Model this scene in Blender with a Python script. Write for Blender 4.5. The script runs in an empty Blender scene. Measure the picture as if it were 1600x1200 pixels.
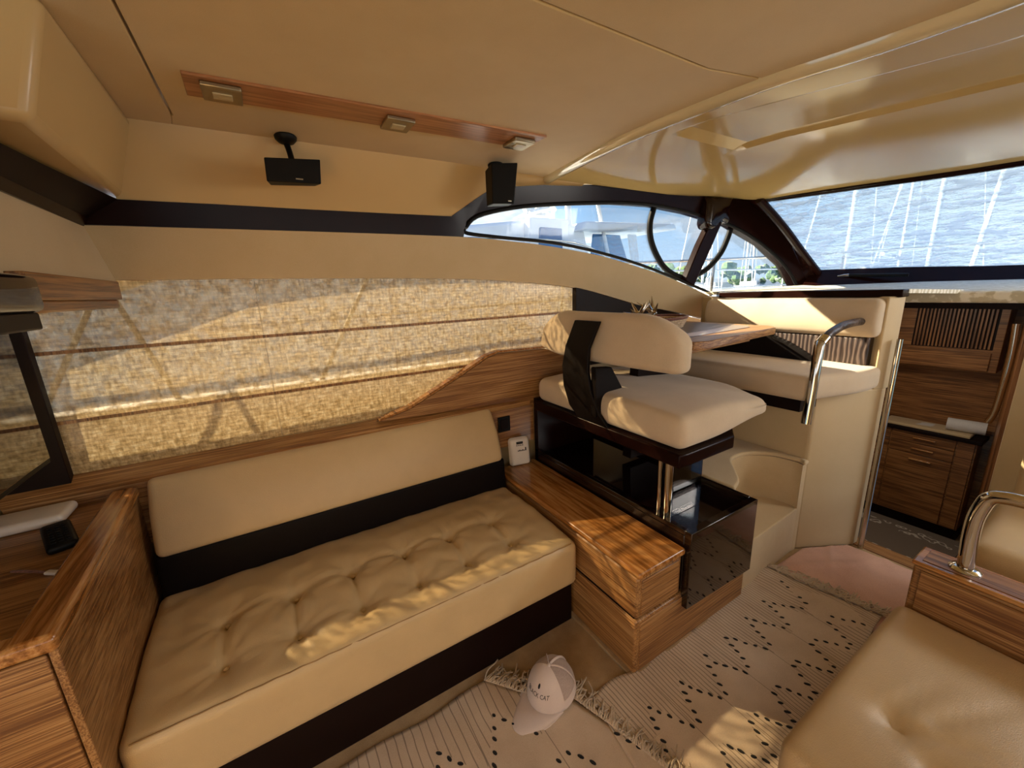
import bpy, bmesh, math, random
from mathutils import Vector, Matrix, noise
random.seed(7)
PI = math.pi
scene = bpy.context.scene
COL = scene.collection

# ---------------------------------------------------------------- camera
cam_d = bpy.data.cameras.new('camera'); cam = bpy.data.objects.new('camera', cam_d); COL.objects.link(cam)
cam_d.sensor_width = 36; cam_d.lens = 36*617/1600; cam_d.clip_start = .02; cam_d.clip_end = 3000
RT, DN, FW = Vector((.85297,-.52058,-.03795)), Vector((-.15355,-.18078,-.97146)), Vector((.49886,.83446,-.23414))
mw = Matrix.Identity(4)
for i in range(3):
    mw[i][0] = RT[i]; mw[i][1] = -DN[i]; mw[i][2] = -FW[i]
mw[2][3] = 1.5
cam.matrix_world = mw
scene.camera = cam

# ---------------------------------------------------------------- sky, sun, daylight
w = bpy.data.worlds.new('sky'); scene.world = w; w.use_nodes = True
nt = w.node_tree; nt.nodes.clear()
def wn(t, **k):
    n = nt.nodes.new(t)
    for a, v in k.items(): setattr(n, a, v)
    return n
tc = wn('ShaderNodeTexCoord'); sep = wn('ShaderNodeSeparateXYZ'); nt.links.new(tc.outputs['Generated'], sep.inputs[0])
rmp = wn('ShaderNodeValToRGB'); nt.links.new(sep.outputs['Z'], rmp.inputs[0])
e = rmp.color_ramp.elements
e[0].position = 0; e[0].color = (.66,.78,.90,1); e[1].position = .6; e[1].color = (.10,.25,.60,1)
x = rmp.color_ramp.elements.new(.16); x.color = (.34,.56,.85,1)
mp = wn('ShaderNodeMapping'); mp.inputs['Scale'].default_value = (2.2,2.2,6); nt.links.new(tc.outputs['Generated'], mp.inputs[0])
nz = wn('ShaderNodeTexNoise'); nz.inputs['Scale'].default_value = 1.7; nz.inputs['Detail'].default_value = 7; nz.inputs['Roughness'].default_value = .55
nt.links.new(mp.outputs[0], nz.inputs['Vector'])
cr = wn('ShaderNodeValToRGB'); cr.color_ramp.elements[0].position = .46; cr.color_ramp.elements[1].position = .64
nt.links.new(nz.outputs['Fac'], cr.inputs[0])
mx = wn('ShaderNodeMix', data_type='RGBA'); nt.links.new(cr.outputs[0], mx.inputs['Factor']); nt.links.new(rmp.outputs[0], mx.inputs['A']); mx.inputs['B'].default_value = (.85,.88,.93,1)
bg = wn('ShaderNodeBackground'); bg.inputs['Strength'].default_value = 1.25; nt.links.new(mx.outputs['Result'], bg.inputs[0])
wo = wn('ShaderNodeOutputWorld'); nt.links.new(bg.outputs[0], wo.inputs[0])

SUN_DIR = Vector((.5,-.70,-.5))
def light(name, kind, loc, rot_dir, energy, color, **k):
    d = bpy.data.lights.new(name, kind); d.energy = energy; d.color = color
    for a, v in k.items(): setattr(d, a, v)
    o = bpy.data.objects.new(name, d); COL.objects.link(o); o.location = loc
    o.rotation_euler = Vector(rot_dir).to_track_quat('-Z', 'Y').to_euler(); return o
light('sun', 'SUN', (-3,6,8), SUN_DIR, 36.0, (1,.82,.58), angle=math.radians(.6))
# daylight that enters through the open cockpit doors aft and the starboard windows
light('cockpit_daylight', 'AREA', (-1.75,-.6,1.25), (1,.35,-.02), 8.5, (1,.84,.66), shape='RECTANGLE', size=2.0, size_y=1.7)
light('starboard_daylight', 'AREA', (1.2,-1.75,1.55), (0,1,.38), 10, (1,.84,.66), shape='RECTANGLE', size=3.2, size_y=.7)

light('windscreen_daylight', 'AREA', (3.25,-.75,1.72), (-1,.45,-.35), 18, (1,.94,.86), shape='RECTANGLE', size=1.0, size_y=.4)
light('galley_fill', 'AREA', (3.45,.9,1.28), (.2,0,-1), 5.5, (1,.86,.68), shape='RECTANGLE', size=.5, size_y=.5)  # added fill lamp to brighten the dim galley, no hatch above it
scene.view_settings.view_transform = 'Standard'; scene.view_settings.look = 'None'
scene.view_settings.exposure = 0.12; scene.view_settings.gamma = 1; scene.view_settings.use_curve_mapping = False

# ---------------------------------------------------------------- helpers
def S(h):
    h = h.lstrip('#'); c = [int(h[i:i+2],16)/255 for i in (0,2,4)]
    return tuple((v/12.92 if v <= .04045 else ((v+.055)/1.055)**2.4) for v in c)+(1,)
class N:
    def __init__(s, name):
        s.m = bpy.data.materials.new(name); s.m.use_nodes = True; s.t = s.m.node_tree; s.t.nodes.clear()
        s.out = s.n('ShaderNodeOutputMaterial')
    def n(s, t, ins=None, **k):
        x = s.t.nodes.new(t)
        for a, v in k.items(): setattr(x, a, v)
        for a, v in (ins or {}).items():
            if isinstance(v, bpy.types.NodeSocket): s.t.links.new(v, x.inputs[a])
            else: x.inputs[a].default_value = v
        return x
    def coord(s, scale=(1,1,1), rot=(0,0,0)):
        c = s.n('ShaderNodeTexCoord'); return s.n('ShaderNodeMapping', {'Vector': c.outputs['Object'], 'Scale': scale, 'Rotation': rot}).outputs[0]
    def noise(s, v, scale, detail=3, rough=.5): return s.n('ShaderNodeTexNoise', {'Vector': v, 'Scale': scale, 'Detail': detail, 'Roughness': rough}).outputs['Fac']
    def ramp(s, f, stops):
        r = s.n('ShaderNodeValToRGB', {0: f}); el = r.color_ramp.elements
        el[0].position, el[0].color = stops[0]; el[1].position, el[1].color = stops[-1]
        for p, c in stops[1:-1]: q = el.new(p); q.color = c
        return r.outputs[0]
    def mix(s, f, a, b, blend='MIX'): return s.n('ShaderNodeMix', {'Factor': f, 'A': a, 'B': b}, data_type='RGBA', blend_type=blend).outputs['Result']
    def math(s, op, a, b=0.0, c=None):
        x = s.n('ShaderNodeMath', {0: a, 1: b}, operation=op)
        if c is not None: x.inputs[2].default_value = c
        return x.outputs[0]
    def bump(s, h, strength=.3, dist=.001): return s.n('ShaderNodeBump', {'Height': h, 'Strength': strength, 'Distance': dist}).outputs[0]
    def bsdf(s, **k):
        p = s.n('ShaderNodeBsdfPrincipled')
        for a, v in k.items():
            a = a.replace('_', ' ')
            if isinstance(v, bpy.types.NodeSocket): s.t.links.new(v, p.inputs[a])
            else: p.inputs[a].default_value = v
        return p.outputs[0]
    def done(s, sh): s.t.links.new(sh, s.out.inputs[0]); return s.m
def plain(name, col, rough=.5, metal=0, coat=0, spec=.5, var=.06, nscale=30, bump=.0, **k):
    m = N(name); v = m.coord(); f = m.noise(v, nscale)
    c = S(col); lo = tuple(a*(1-var) for a in c[:3])+(1,); hi = tuple(min(1,a*(1+var)) for a in c[:3])+(1,)
    kw = dict(Base_Color=m.ramp(f, [(.3,lo),(.7,hi)]), Roughness=rough, Metallic=metal, Coat_Weight=coat, Coat_Roughness=.03, Specular_IOR_Level=spec, **k)
    if bump: kw['Normal'] = m.bump(m.noise(v, nscale*12, 2), bump)
    return m.done(m.bsdf(**kw))
def wood(name, dark, mid, lite, axis='x', rough=.38, fine=150, coat=.15, strength=.35):
    m = N(name); sc = {'x':(1.2,1,1),'y':(1,1.2,1),'z':(1,1,1.2)}[axis]
    k = {'x':(3,fine,fine),'y':(fine,3,fine),'z':(fine,fine,3)}[axis]
    g = m.noise(m.coord(k), 1, 4, .65)
    k2 = {'x':(1.5,16,16),'y':(16,1.5,16),'z':(16,16,1.5)}[axis]
    b = m.noise(m.coord(k2), 1, 3, .6)
    f = m.math('ADD', m.math('MULTIPLY', g, .72), m.math('MULTIPLY', b, .28))
    col = m.ramp(f, [(.41,S(dark)),(.5,S(mid)),(.59,S(lite))])
    return m.done(m.bsdf(Base_Color=col, Roughness=rough, Coat_Weight=coat, Coat_Roughness=.15, Normal=m.bump(g, strength, .0012)))
def leather(name, col, rough=.42, crease=0.0, spec=.5, sheen=.05):
    m = N(name); v = m.coord(); vo = m.n('ShaderNodeTexVoronoi', {'Vector': v, 'Scale': 420}).outputs['Distance']
    big = m.noise(v, 9, 4, .6); c = S(col)
    h = m.math('ADD', m.math('MULTIPLY', vo, .3), m.math('MULTIPLY', big, crease))
    lo = tuple(a*.93 for a in c[:3])+(1,)
    return m.done(m.bsdf(Base_Color=m.ramp(big, [(.3,lo),(.7,c)]), Roughness=rough, Normal=m.bump(h, .35, .003), Sheen_Weight=sheen, Specular_IOR_Level=spec))
def fabric(name, col, col2=None, scale=900, rough=.9, bump=.4, mott=5):
    m = N(name); v = m.coord(); a = m.noise(v, scale, 2); b = m.noise(v, mott, 4, .6)
    c = S(col); c2 = S(col2) if col2 else tuple(x*.88 for x in c[:3])+(1,)
    f = m.math('ADD', m.math('MULTIPLY', a, .5), m.math('MULTIPLY', b, .5))
    return m.done(m.bsdf(Base_Color=m.ramp(f, [(.38,c2),(.6,c)]), Roughness=rough, Sheen_Weight=.25, Normal=m.bump(a, bump, .001)))

M = {}
M['head'] = fabric('headliner_vinyl', '#CDB07A', '#C5A66F', 600, .6, .15)
M['edge'] = plain('polished_edge_moulding', '#D6C49C', .08, coat=.8, spec=.8, var=.01)
M['gloss'] = plain('glossy_cream_moulding', '#C4A76E', .10, coat=0, spec=.22, var=.02, nscale=4)
M['gloss2'] = plain('satin_cream_moulding', '#C8A874', .25, coat=0, spec=.3, var=.02, nscale=4)
M['vinyl'] = fabric('cream_vinyl', '#C9B28A', '#C2AA80', 500, .6, .2)
M['trimd'] = plain('dark_mahogany_gloss', '#1C0B08', .22, coat=0, spec=.10, var=.15, nscale=8)
M['trimf'] = plain('dark_mahogany_satin', '#160A08', .5, spec=.15, var=.15, nscale=8)
M['black'] = plain('black_gloss_lacquer', '#120808', .06, coat=1, var=.1)
M['lacq'] = plain('dark_lacquered_wood', '#160807', .08, coat=.1, spec=.35, var=.1)
M['blackm'] = leather('black_leather', '#0E0706', .55, 0, .15, 0)
M['blackp'] = plain('black_plastic', '#0B0B0B', .5, spec=.2, var=.1)
M['oakx'] = wood('oak_along', '#6B4322', '#94683A', '#B48957', 'x', fine=230, strength=.5)
M['oaky'] = wood('oak_across', '#6B4322', '#94683A', '#B48957', 'y', fine=230, strength=.5)
M['oakz'] = wood('oak_upright', '#64401F', '#8F6236', '#AC7F4E', 'z')
M['oakdx'] = wood('oak_cabin_along', '#5E3A1A', '#875A30', '#A07040', 'y', fine=120)
M['oakdz'] = wood('oak_cabin_upright', '#5E3A1A', '#8A5A30', '#A07040', 'z', fine=120)
M['oaktop'] = wood('oak_varnished_top', '#7E4E20', '#A87038', '#C28E54', 'y', rough=.25, fine=60, coat=.6, strength=.12)
M['oakstrip'] = wood('ceiling_strip_wood', '#8A5A34', '#A87048', '#B88258', 'x', fine=90, strength=.1)
M['leather'] = leather('cream_leather', '#C8AE82', .38, 1.3)
M['leather2'] = leather('cream_leather_smooth', '#C9AF84', .45, .3)
M['leather3'] = leather('starboard_leather', '#C2A67A', .4, .6)
M['suede'] = fabric('cream_suede', '#D0BDA2', '#C2AE92', 700, .95, .25)
M['stepf'] = fabric('cream_step_lining', '#CDB68E', '#C0A77E', 500, .85, .25)
M['carpet'] = fabric('beige_carpet', '#B79C74', '#9C8058', 420, .98, .8, 12)
M['chrome'] = plain('polished_steel', '#C8C2B8', .07, 1, var=.02)
M['brushed'] = plain('brushed_nickel', '#A79A80', .35, 1, var=.04)
M['darkm'] = plain('dark_steel', '#4A4640', .6, .3, spec=.2)  # steel coloured dark so sunlit stanchions do not shine through the blind
M['white'] = plain('white_plastic', '#D8CFC4', .4, var=.02)
M['paper'] = fabric('paper_towel_white', '#E0DEDC', '#CFCDCB', 300, .95)
M['pink'] = fabric('pink_plush', '#DDB6A4', '#CBA08E', 350, .98, .5, 7)
M['cap'] = fabric('cap_cotton', '#DACBC4', '#CFC0B9', 800, .9)
M['capmesh'] = fabric('cap_mesh', '#B9A8A0', '#998880', 400, .9)
M['ink'] = plain('black_print', '#141214', .6)
M['tuft'] = fabric('black_wool', '#15100F', '#080606', 400, .98)
M['yarn'] = fabric('cream_yarn', '#CDBBA4', '#B7A48C', 300, .98)
M['piping'] = plain('brown_stitching', '#8E6E42', .6)
M['rub'] = plain('black_rubber', '#0C0B0B', .55, spec=.15)
M['gel'] = plain('white_gelcoat', '#DADFE6', .3, var=.03, nscale=2)
M['hullw'] = plain('hull_laminate', '#C9B58E', .6, var=.03)
M['alu'] = plain('painted_mast', '#D2D8DE', .35, var=.03)
M['blueglass'] = plain('tinted_boat_glass', '#3E6C9C', .15, var=.15, nscale=2)
M['foliage'] = fabric('foliage_green', '#5B7A4C', '#33522F', 3, .9, .5, 2)
M['basket'] = fabric('woven_seagrass', '#CDB594', '#8E6F4C', 160, .9, .8, 90)
M['basketb'] = fabric('brown_woven_rim', '#7B4A38', '#5C3326', 160, .9, .8, 60)
M['tablein'] = plain('table_inlay_leather', '#5C5560', .3, coat=.3)
M['screen'] = plain('black_tv_glass', '#0B0B0C', .045, coat=1, var=.02)
M['lens'] = plain('frosted_lens', '#B7A785', .3)

def rugmat(name, x0, P, yc1, s1, yc2, s2, two):
    m = N(name); c = m.n('ShaderNodeTexCoord').outputs['Object']; sp = m.n('ShaderNodeSeparateXYZ', {0: c})
    X, Y = sp.outputs['X'], sp.outputs['Y']
    wob = m.math('MULTIPLY', m.math('SUBTRACT', m.noise(c, 4, 2), .5), .03); Xw = m.math('ADD', X, wob)
    pp = m.math('PINGPONG', m.math('ADD', X, -x0), P/2); edge = m.math('SUBTRACT', yc1, m.math('MULTIPLY', pp, s1))
    mask = m.math('GREATER_THAN', Y, edge)
    if two:
        pp2 = m.math('PINGPONG', m.math('ADD', X, -x0-.1), P/2); e2 = m.math('SUBTRACT', yc2, m.math('MULTIPLY', pp2, s2))
        mask = m.math('MAXIMUM', mask, m.math('LESS_THAN', Y, e2))
    ln = m.math('LESS_THAN', m.math('FRACT', m.math('MULTIPLY', Xw, two and 62 or 34)), two and .22 or .12)
    ln2 = m.math('LESS_THAN', m.math('FRACT', m.math('DIVIDE', m.math('ADD', X, -x0+.088), P)), .014)
    f = m.math('MULTIPLY', m.math('MAXIMUM', m.math('MULTIPLY', ln, mask), ln2), .62)
    nz = m.noise(c, 500, 2); base = m.ramp(m.math('ADD', m.math('MULTIPLY', nz, .5), m.math('MULTIPLY', m.noise(c, 8, 3), .5)), [(.35,S('#BFAA92')),(.6,S('#D2BFA8'))])
    col = m.mix(f, base, S('#5E4C40'))
    return m.done(m.bsdf(Base_Color=col, Roughness=.95, Sheen_Weight=.2, Normal=m.bump(nz, .5, .001)))

def glassmat(name, tint, gl=.06, rough=.0):
    m = N(name); t = m.n('ShaderNodeBsdfTransparent', {0: tint}); g = m.n('ShaderNodeBsdfGlossy', {0: (1,1,1,1), 'Roughness': rough})
    f = m.n('ShaderNodeFresnel', {'IOR': 1.45})
    return m.done(m.n('ShaderNodeMixShader', {0: m.math('MULTIPLY', f.outputs[0], gl*8), 1: t.outputs[0], 2: g.outputs[0]}).outputs[0])
M['glass'] = glassmat('window_glass', (.93,.96,.97,1))
M['smoke'] = glassmat('smoked_acrylic', (.30,.28,.27,1), .1)
# crinkled plastic sun film over the windscreen
m = N('crinkled_sun_film'); v = m.coord((1.4,2.2,11)); wv = m.noise(v, 3.2, 5, .6)
b = m.bump(wv, 1, .06)
rf = m.n('ShaderNodeBsdfRefraction', {'Color': (.84,.93,1,1), 'Roughness': .12, 'IOR': 1.12, 'Normal': b}); gl = m.n('ShaderNodeBsdfGlossy', {'Roughness': .25, 'Normal': b, 0: (.9,.95,1,1)})
tr = m.n('ShaderNodeBsdfTranslucent', {0: (.95,.98,1,1), 'Normal': b})
tp = m.n('ShaderNodeBsdfTransparent', {0: (.84,.93,1,1)})
a = m.n('ShaderNodeMixShader', {0: .45, 1: tp.outputs[0], 2: rf.outputs[0]}); a2 = m.n('ShaderNodeMixShader', {0: m.ramp(wv, [(.46,(.08,.08,.08,1)),(.60,(.36,.36,.36,1))]), 1: a.outputs[0], 2: tr.outputs[0]})
a3 = m.n('ShaderNodeMixShader', {0: .05, 1: a2.outputs[0], 2: gl.outputs[0]})
M['film'] = m.done(a3.outputs[0])
# woven blind cloth, lets some sun through between its threads
m = N('woven_blind_cloth'); c = m.n('ShaderNodeTexCoord').outputs['Object']; sp = m.n('ShaderNodeSeparateXYZ', {0: c})
wx = m.noise(m.coord((26,1,90)), 1, 3, .6); wz = m.noise(m.coord((90,1,26)), 1, 3, .6)
sq = m.n('ShaderNodeTexBrick', {'Vector': m.coord((1,1,1), (PI/2,0,0)), 'Scale': 1.0, 'Mortar Size': .0022, 'Brick Width': .032, 'Row Height': .0145, 'Color1': (1,1,1,1), 'Color2': (.7,.7,.7,1), 'Mortar': (0,0,0,1)}).outputs['Color']
th = m.math('ADD', m.math('MULTIPLY', wx, .5), m.math('MULTIPLY', wz, .5))
colr = m.ramp(th, [(.40,S('#92774C')),(.52,S('#C2A678')),(.62,S('#DCC79E'))])
col = m.mix(.22, colr, sq, 'MULTIPLY')
dif = m.n('ShaderNodeBsdfPrincipled', {'Base Color': col, 'Roughness': .33, 'Coat Weight': .25, 'Coat Roughness': .3, 'Normal': m.bump(th, .5, .002)})
trn = m.n('ShaderNodeBsdfTranslucent', {0: col})
s1 = m.n('ShaderNodeMixShader', {0: .15, 1: dif.outputs[0], 2: trn.outputs[0]})
tps = m.n('ShaderNodeBsdfTransparent', {0: (1,.84,.62,1)})
hole = m.math('MULTIPLY', m.math('MULTIPLY', m.ramp(m.noise(c, 260, 3, .7), [(.36,(.06,.06,.06,1)),(.64,(.20,.20,.20,1))]), m.ramp(m.noise(c, 26, 3, .6), [(.40,(.25,.25,.25,1)),(.60,(1,1,1,1))])), 1.75)
M['blind'] = m.done(m.n('ShaderNodeMixShader', {0: hole, 1: s1.outputs[0], 2: tps.outputs[0]}).outputs[0])
# textured brown lumbar pad
m = N('embossed_brown_leather'); c = m.coord((1,1,1)); wvv = m.n('ShaderNodeTexWave', {'Vector': m.coord((1,1,.35)), 'Scale': 14, 'Distortion': 5, 'Detail': 2}, bands_direction='Y').outputs['Fac']
M['croc'] = m.done(m.bsdf(Base_Color=m.ramp(wvv, [(.35,S('#2A1E19')),(.8,S('#574840'))]), Roughness=.35, Normal=m.bump(wvv, .7, .004)))
# white woven dash covering
m = N('dash_cloth'); wv = m.n('ShaderNodeTexWave', {'Vector': m.coord(), 'Scale': 9, 'Distortion': 6, 'Detail': 3, 'Detail Scale': 2}, bands_direction='X').outputs['Fac']
M['dash'] = m.done(m.bsdf(Base_Color=m.ramp(wv, [(.3,S('#C8C0A6')),(.7,S('#EDE8D8'))]), Roughness=.7, Normal=m.bump(wv, .3, .002)))
# galley runner: grey with scroll borders
m = N('runner_rug'); c = m.n('ShaderNodeTexCoord').outputs['Object']; sp = m.n('ShaderNodeSeparateXYZ', {0: c}); X = sp.outputs['X']
bd = m.math('LESS_THAN', m.math('ABSOLUTE', m.math('SUBTRACT', m.math('ABSOLUTE', X), .225)), .05)
vr = m.n('ShaderNodeTexVoronoi', {'Vector': c, 'Scale': 22}, feature='SMOOTH_F1').outputs['Distance']
rg = m.math('LESS_THAN', m.math('ABSOLUTE', m.math('SUBTRACT', vr, .33)), .07)
M['runner'] = m.done(m.bsdf(Base_Color=m.mix(m.math('MULTIPLY', bd, rg), m.mix(m.noise(c, 400, 2), S('#75695E'), S('#8F8378')), S('#D2CCC2')), Roughness=.95))
m = N('harbour_water'); v = m.coord((.6,.6,.6)); M['water'] = m.done(m.bsdf(Base_Color=S('#3C6A86'), Roughness=.12, Normal=m.bump(m.noise(v, 2, 4), .5, .2)))

def wloc(o):
    v = Vector((0,0,0))
    while o is not None: v += o.location; o = o.parent
    return v
def mesh(name, verts, faces, mat, parent=None, smooth=True, bevel=0, seg=2, angle=35, local=False, loc=None, mats=None, fm=None, sub=0):
    me = bpy.data.meshes.new(name); V = [Vector(v) for v in verts]
    if parent is not None: off = Vector((0,0,0)) if local else wloc(parent)
    elif loc is not None: off = Vector(loc)
    elif local: off = Vector((0,0,0))
    else:
        lo = [min(v[i] for v in V) for i in range(3)]; hi = [max(v[i] for v in V) for i in range(3)]
        off = Vector(((lo[0]+hi[0])/2, (lo[1]+hi[1])/2, lo[2]))
    me.from_pydata([v-off for v in V], [], faces)
    bm = bmesh.new(); bm.from_mesh(me); bmesh.ops.recalc_face_normals(bm, faces=bm.faces); bm.to_mesh(me); bm.free()
    for q in (mats or [mat]): me.materials.append(M[q] if isinstance(q, str) else q)
    if fm:
        for p, i in zip(me.polygons, fm): p.material_index = i
    if smooth:
        me.polygons.foreach_set('use_smooth', [True]*len(me.polygons))
        if angle: me.set_sharp_from_angle(angle=math.radians(angle))
    o = bpy.data.objects.new(name, me); COL.objects.link(o)
    if parent is not None: o.parent = parent
    elif not local: o.location = off
    if bevel:
        b = o.modifiers.new('bevel', 'BEVEL'); b.width = bevel; b.segments = seg; b.limit_method = 'ANGLE'; b.angle_limit = math.radians(30); b.harden_normals = False
    if sub:
        q = o.modifiers.new('sub', 'SUBSURF'); q.levels = sub; q.render_levels = sub
    return o
def thing(name, label, cat, loc, group=None):
    o = bpy.data.objects.new(name, None); COL.objects.link(o); o.location = loc; o.empty_display_size = .05
    o['label'] = label; o['category'] = cat
    if group: o['group'] = group
    return o
def tag(o, label, cat, group=None, kind=None):
    o['label'] = label; o['category'] = cat
    if group: o['group'] = group
    if kind: o['kind'] = kind
    return o
def struct(o): o['kind'] = 'structure'; return o
def plabel(o, l): o['label'] = l; return o
def boxg(x0,x1,y0,y1,z0,z1):
    V = [(x0,y0,z0),(x1,y0,z0),(x1,y1,z0),(x0,y1,z0),(x0,y0,z1),(x1,y0,z1),(x1,y1,z1),(x0,y1,z1)]
    return V, [(0,3,2,1),(4,5,6,7),(0,1,5,4),(1,2,6,5),(2,3,7,6),(3,0,4,7)]
def box(name, b, mat, parent=None, bevel=.003, **k):
    V, F = boxg(*b); return mesh(name, V, F, mat, parent, bevel=bevel, **k)
def prism(name, poly, axis, a, b, mat, parent=None, bevel=.002, **k):
    """poly in the two remaining axes (order x,y,z), extruded from a to b along axis."""
    def mk(p, t): return {'x': (t,p[0],p[1]), 'y': (p[0],t,p[1]), 'z': (p[0],p[1],t)}[axis]
    n = len(poly); V = [mk(p,a) for p in poly]+[mk(p,b) for p in poly]
    F = [tuple(range(n))[::-1], tuple(range(n,2*n))]+[(i,(i+1)%n,n+(i+1)%n,n+i) for i in range(n)]
    return mesh(name, V, F, mat, parent, bevel=bevel, **k)
def join(*gs):
    V, F = [], []
    for v, f in gs:
        o = len(V); V += list(v); F += [tuple(i+o for i in q) for q in f]
    return V, F
def cat(pts, n=8, closed=False):
    P = [Vector(p) for p in pts]; out = []; m = len(P)
    for i in range(m if closed else m-1):
        p0 = P[(i-1)%m] if closed or i > 0 else P[0]; p1 = P[i]; p2 = P[(i+1)%m]; p3 = P[(i+2)%m] if closed or i+2 < m else P[-1]
        for k in range(n):
            t = k/n; out.append(.5*((2*p1)+(p2-p0)*t+(2*p0-5*p1+4*p2-p3)*t*t+(3*p1-p0-3*p2+p3)*t**3))
    if not closed: out.append(P[-1])
    return out
def tubeg(pts, r, n=12, closed=False, flat=None):
    P = [Vector(p) for p in pts]; V, F = [], []; m = len(P); up = None
    for i, p in enumerate(P):
        a = P[i-1] if (i > 0 or closed) else p; b = P[(i+1)%m] if (i < m-1 or closed) else p
        t = (b-a).normalized()
        if up is None: up = t.orthogonal().normalized()
        up = (up-t*up.dot(t)); up = up.normalized() if up.length > 1e-6 else t.orthogonal().normalized()
        s = t.cross(up); rr = r[i] if isinstance(r, (list,tuple)) else r
        for k in range(n):
            q = 2*PI*k/n; V.append(p+up*math.cos(q)*rr+s*math.sin(q)*rr*(flat or 1))
    for i in range(m if closed else m-1):
        for k in range(n):
            a = i*n+k; b = i*n+(k+1)%n; c = ((i+1)%m)*n+(k+1)%n; d = ((i+1)%m)*n+k; F.append((a,b,c,d))
    if not closed: F += [tuple(range(n))[::-1], tuple(range((m-1)*n, m*n))]
    return V, F
def tube(name, pts, r, mat, parent=None, n=12, closed=False, **k):
    V, F = tubeg(pts, r, n, closed); return mesh(name, V, F, mat, parent, angle=50, **k)
def latheg(prof, n=28, c=(0,0,0)):
    V, F = [], []
    for r, z in prof:
        for k in range(n): a = 2*PI*k/n; V.append((c[0]+r*math.cos(a), c[1]+r*math.sin(a), c[2]+z))
    for i in range(len(prof)-1):
        for k in range(n): F.append((i*n+k, i*n+(k+1)%n, (i+1)*n+(k+1)%n, (i+1)*n+k))
    F += [tuple(range(n))[::-1], tuple(range((len(prof)-1)*n, len(prof)*n))]
    return V, F
def cushg(b, r, step=.04, fn=None, rseg=4):
    """rounded box with an even grid on its sides; fn moves each vertex afterwards."""
    x0,x1,y0,y1,z0,z1 = b
    def ax(lo, hi):
        rr = min(r, (hi-lo)/2*.999); a = [lo+rr*(1-math.cos(PI/2*i/rseg)) for i in range(rseg)]
        n = max(2, round((hi-lo-2*rr)/step)); mid = [lo+rr+(hi-lo-2*rr)*i/n for i in range(n+1)]
        return a+mid+[hi-(q-lo) for q in a[::-1]]
    A = [ax(x0,x1), ax(y0,y1), ax(z0,z1)]; n = [len(q) for q in A]; idx = {}; V, F = [], []
    lo = [x0,y0,z0]; hi = [x1,y1,z1]
    def vid(i,j,k):
        key = (i,j,k)
        if key not in idx:
            p = Vector((A[0][i],A[1][j],A[2][k])); inn = Vector([min(max(p[q], lo[q]+min(r,(hi[q]-lo[q])/2*.999)), hi[q]-min(r,(hi[q]-lo[q])/2*.999)) for q in range(3)])
            d = p-inn
            if d.length > 1e-9: p = inn+d.normalized()*max(abs(c) for c in d)
            # blend: place on rounded surface
            if d.length > 1e-9:
                nz_ = sum(1 for c in d if abs(c) > 1e-9)
                if nz_ > 1: p = inn+d.normalized()*min(r, min((hi[q]-lo[q])/2*.999 for q in range(3) if abs(d[q]) > 1e-9))
            if fn: p = Vector(fn(p))
            idx[key] = len(V); V.append(p)
        return idx[key]
    for i in range(n[0]-1):
        for j in range(n[1]-1):
            F.append((vid(i,j,0),vid(i,j+1,0),vid(i+1,j+1,0),vid(i+1,j,0))); k = n[2]-1
            F.append((vid(i,j,k),vid(i+1,j,k),vid(i+1,j+1,k),vid(i,j+1,k)))
    for i in range(n[0]-1):
        for k in range(n[2]-1):
            F.append((vid(i,0,k),vid(i+1,0,k),vid(i+1,0,k+1),vid(i,0,k+1))); j = n[1]-1
            F.append((vid(i,j,k),vid(i,j,k+1),vid(i+1,j,k+1),vid(i+1,j,k)))
    for j in range(n[1]-1):
        for k in range(n[2]-1):
            F.append((vid(0,j,k),vid(0,j,k+1),vid(0,j+1,k+1),vid(0,j+1,k))); i = n[0]-1
            F.append((vid(i,j,k),vid(i,j+1,k),vid(i,j+1,k+1),vid(i,j,k+1)))
    return V, F
def cushion(name, b, r, mat, parent=None, step=.04, fn=None, **k):
    V, F = cushg(b, r, step, fn); return mesh(name, V, F, mat, parent, angle=0, **k)
def ss(a, b, x): t = min(1,max(0,(x-a)/(b-a))); return t*t*(3-2*t)
def interp(pts, x):
    if x <= pts[0][0]: return pts[0][1]
    for (a,b),(c,d) in zip(pts, pts[1:]):
        if x <= c: return b+(d-b)*(x-a)/(c-a)
    return pts[-1][1]
def strip(name, A, B, mat, parent=None, th=(0,.02,0), **k):
    """band between two equally long polylines, with thickness th."""
    n = len(A); T = Vector(th); V = [Vector(p) for p in A]+[Vector(p) for p in B]; V += [v+T for v in V]; F = []
    for i in range(n-1):
        F += [(i,i+1,n+i+1,n+i), (2*n+i,3*n+i,3*n+i+1,2*n+i+1), (i,2*n+i,2*n+i+1,i+1), (n+i,n+i+1,3*n+i+1,3*n+i)]
    F += [(0,n,3*n,2*n), (n-1,3*n-1,4*n-1,2*n-1)]
    return mesh(name, V, F, mat, parent, **k)
def resample(pts, n):
    P = [Vector(p) for p in pts]; L = [0]
    for a, b in zip(P, P[1:]): L.append(L[-1]+(b-a).length)
    out = []
    for i in range(n):
        s = L[-1]*i/(n-1)
        for k in range(len(P)-1):
            if s <= L[k+1]+1e-9: out.append(P[k].lerp(P[k+1], (s-L[k])/max(1e-9, L[k+1]-L[k]))); break
    return out
def rough_copy(root):
    r = root.copy(); COL.objects.link(r)
    for ch in list(root.children):
        c = ch.copy(); COL.objects.link(c); c.parent = r
        for g in ch.children: d = g.copy(); COL.objects.link(d); d.parent = c
    return r

# ================================================================ SETTING
struct(box('floor', (-1.9,2.75,-1.75,1.96,-.05,0), 'carpet', bevel=0))
struct(box('floor', (2.75,4.6,-.2,1.5,-.62,-.57), 'carpet', bevel=0))
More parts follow.
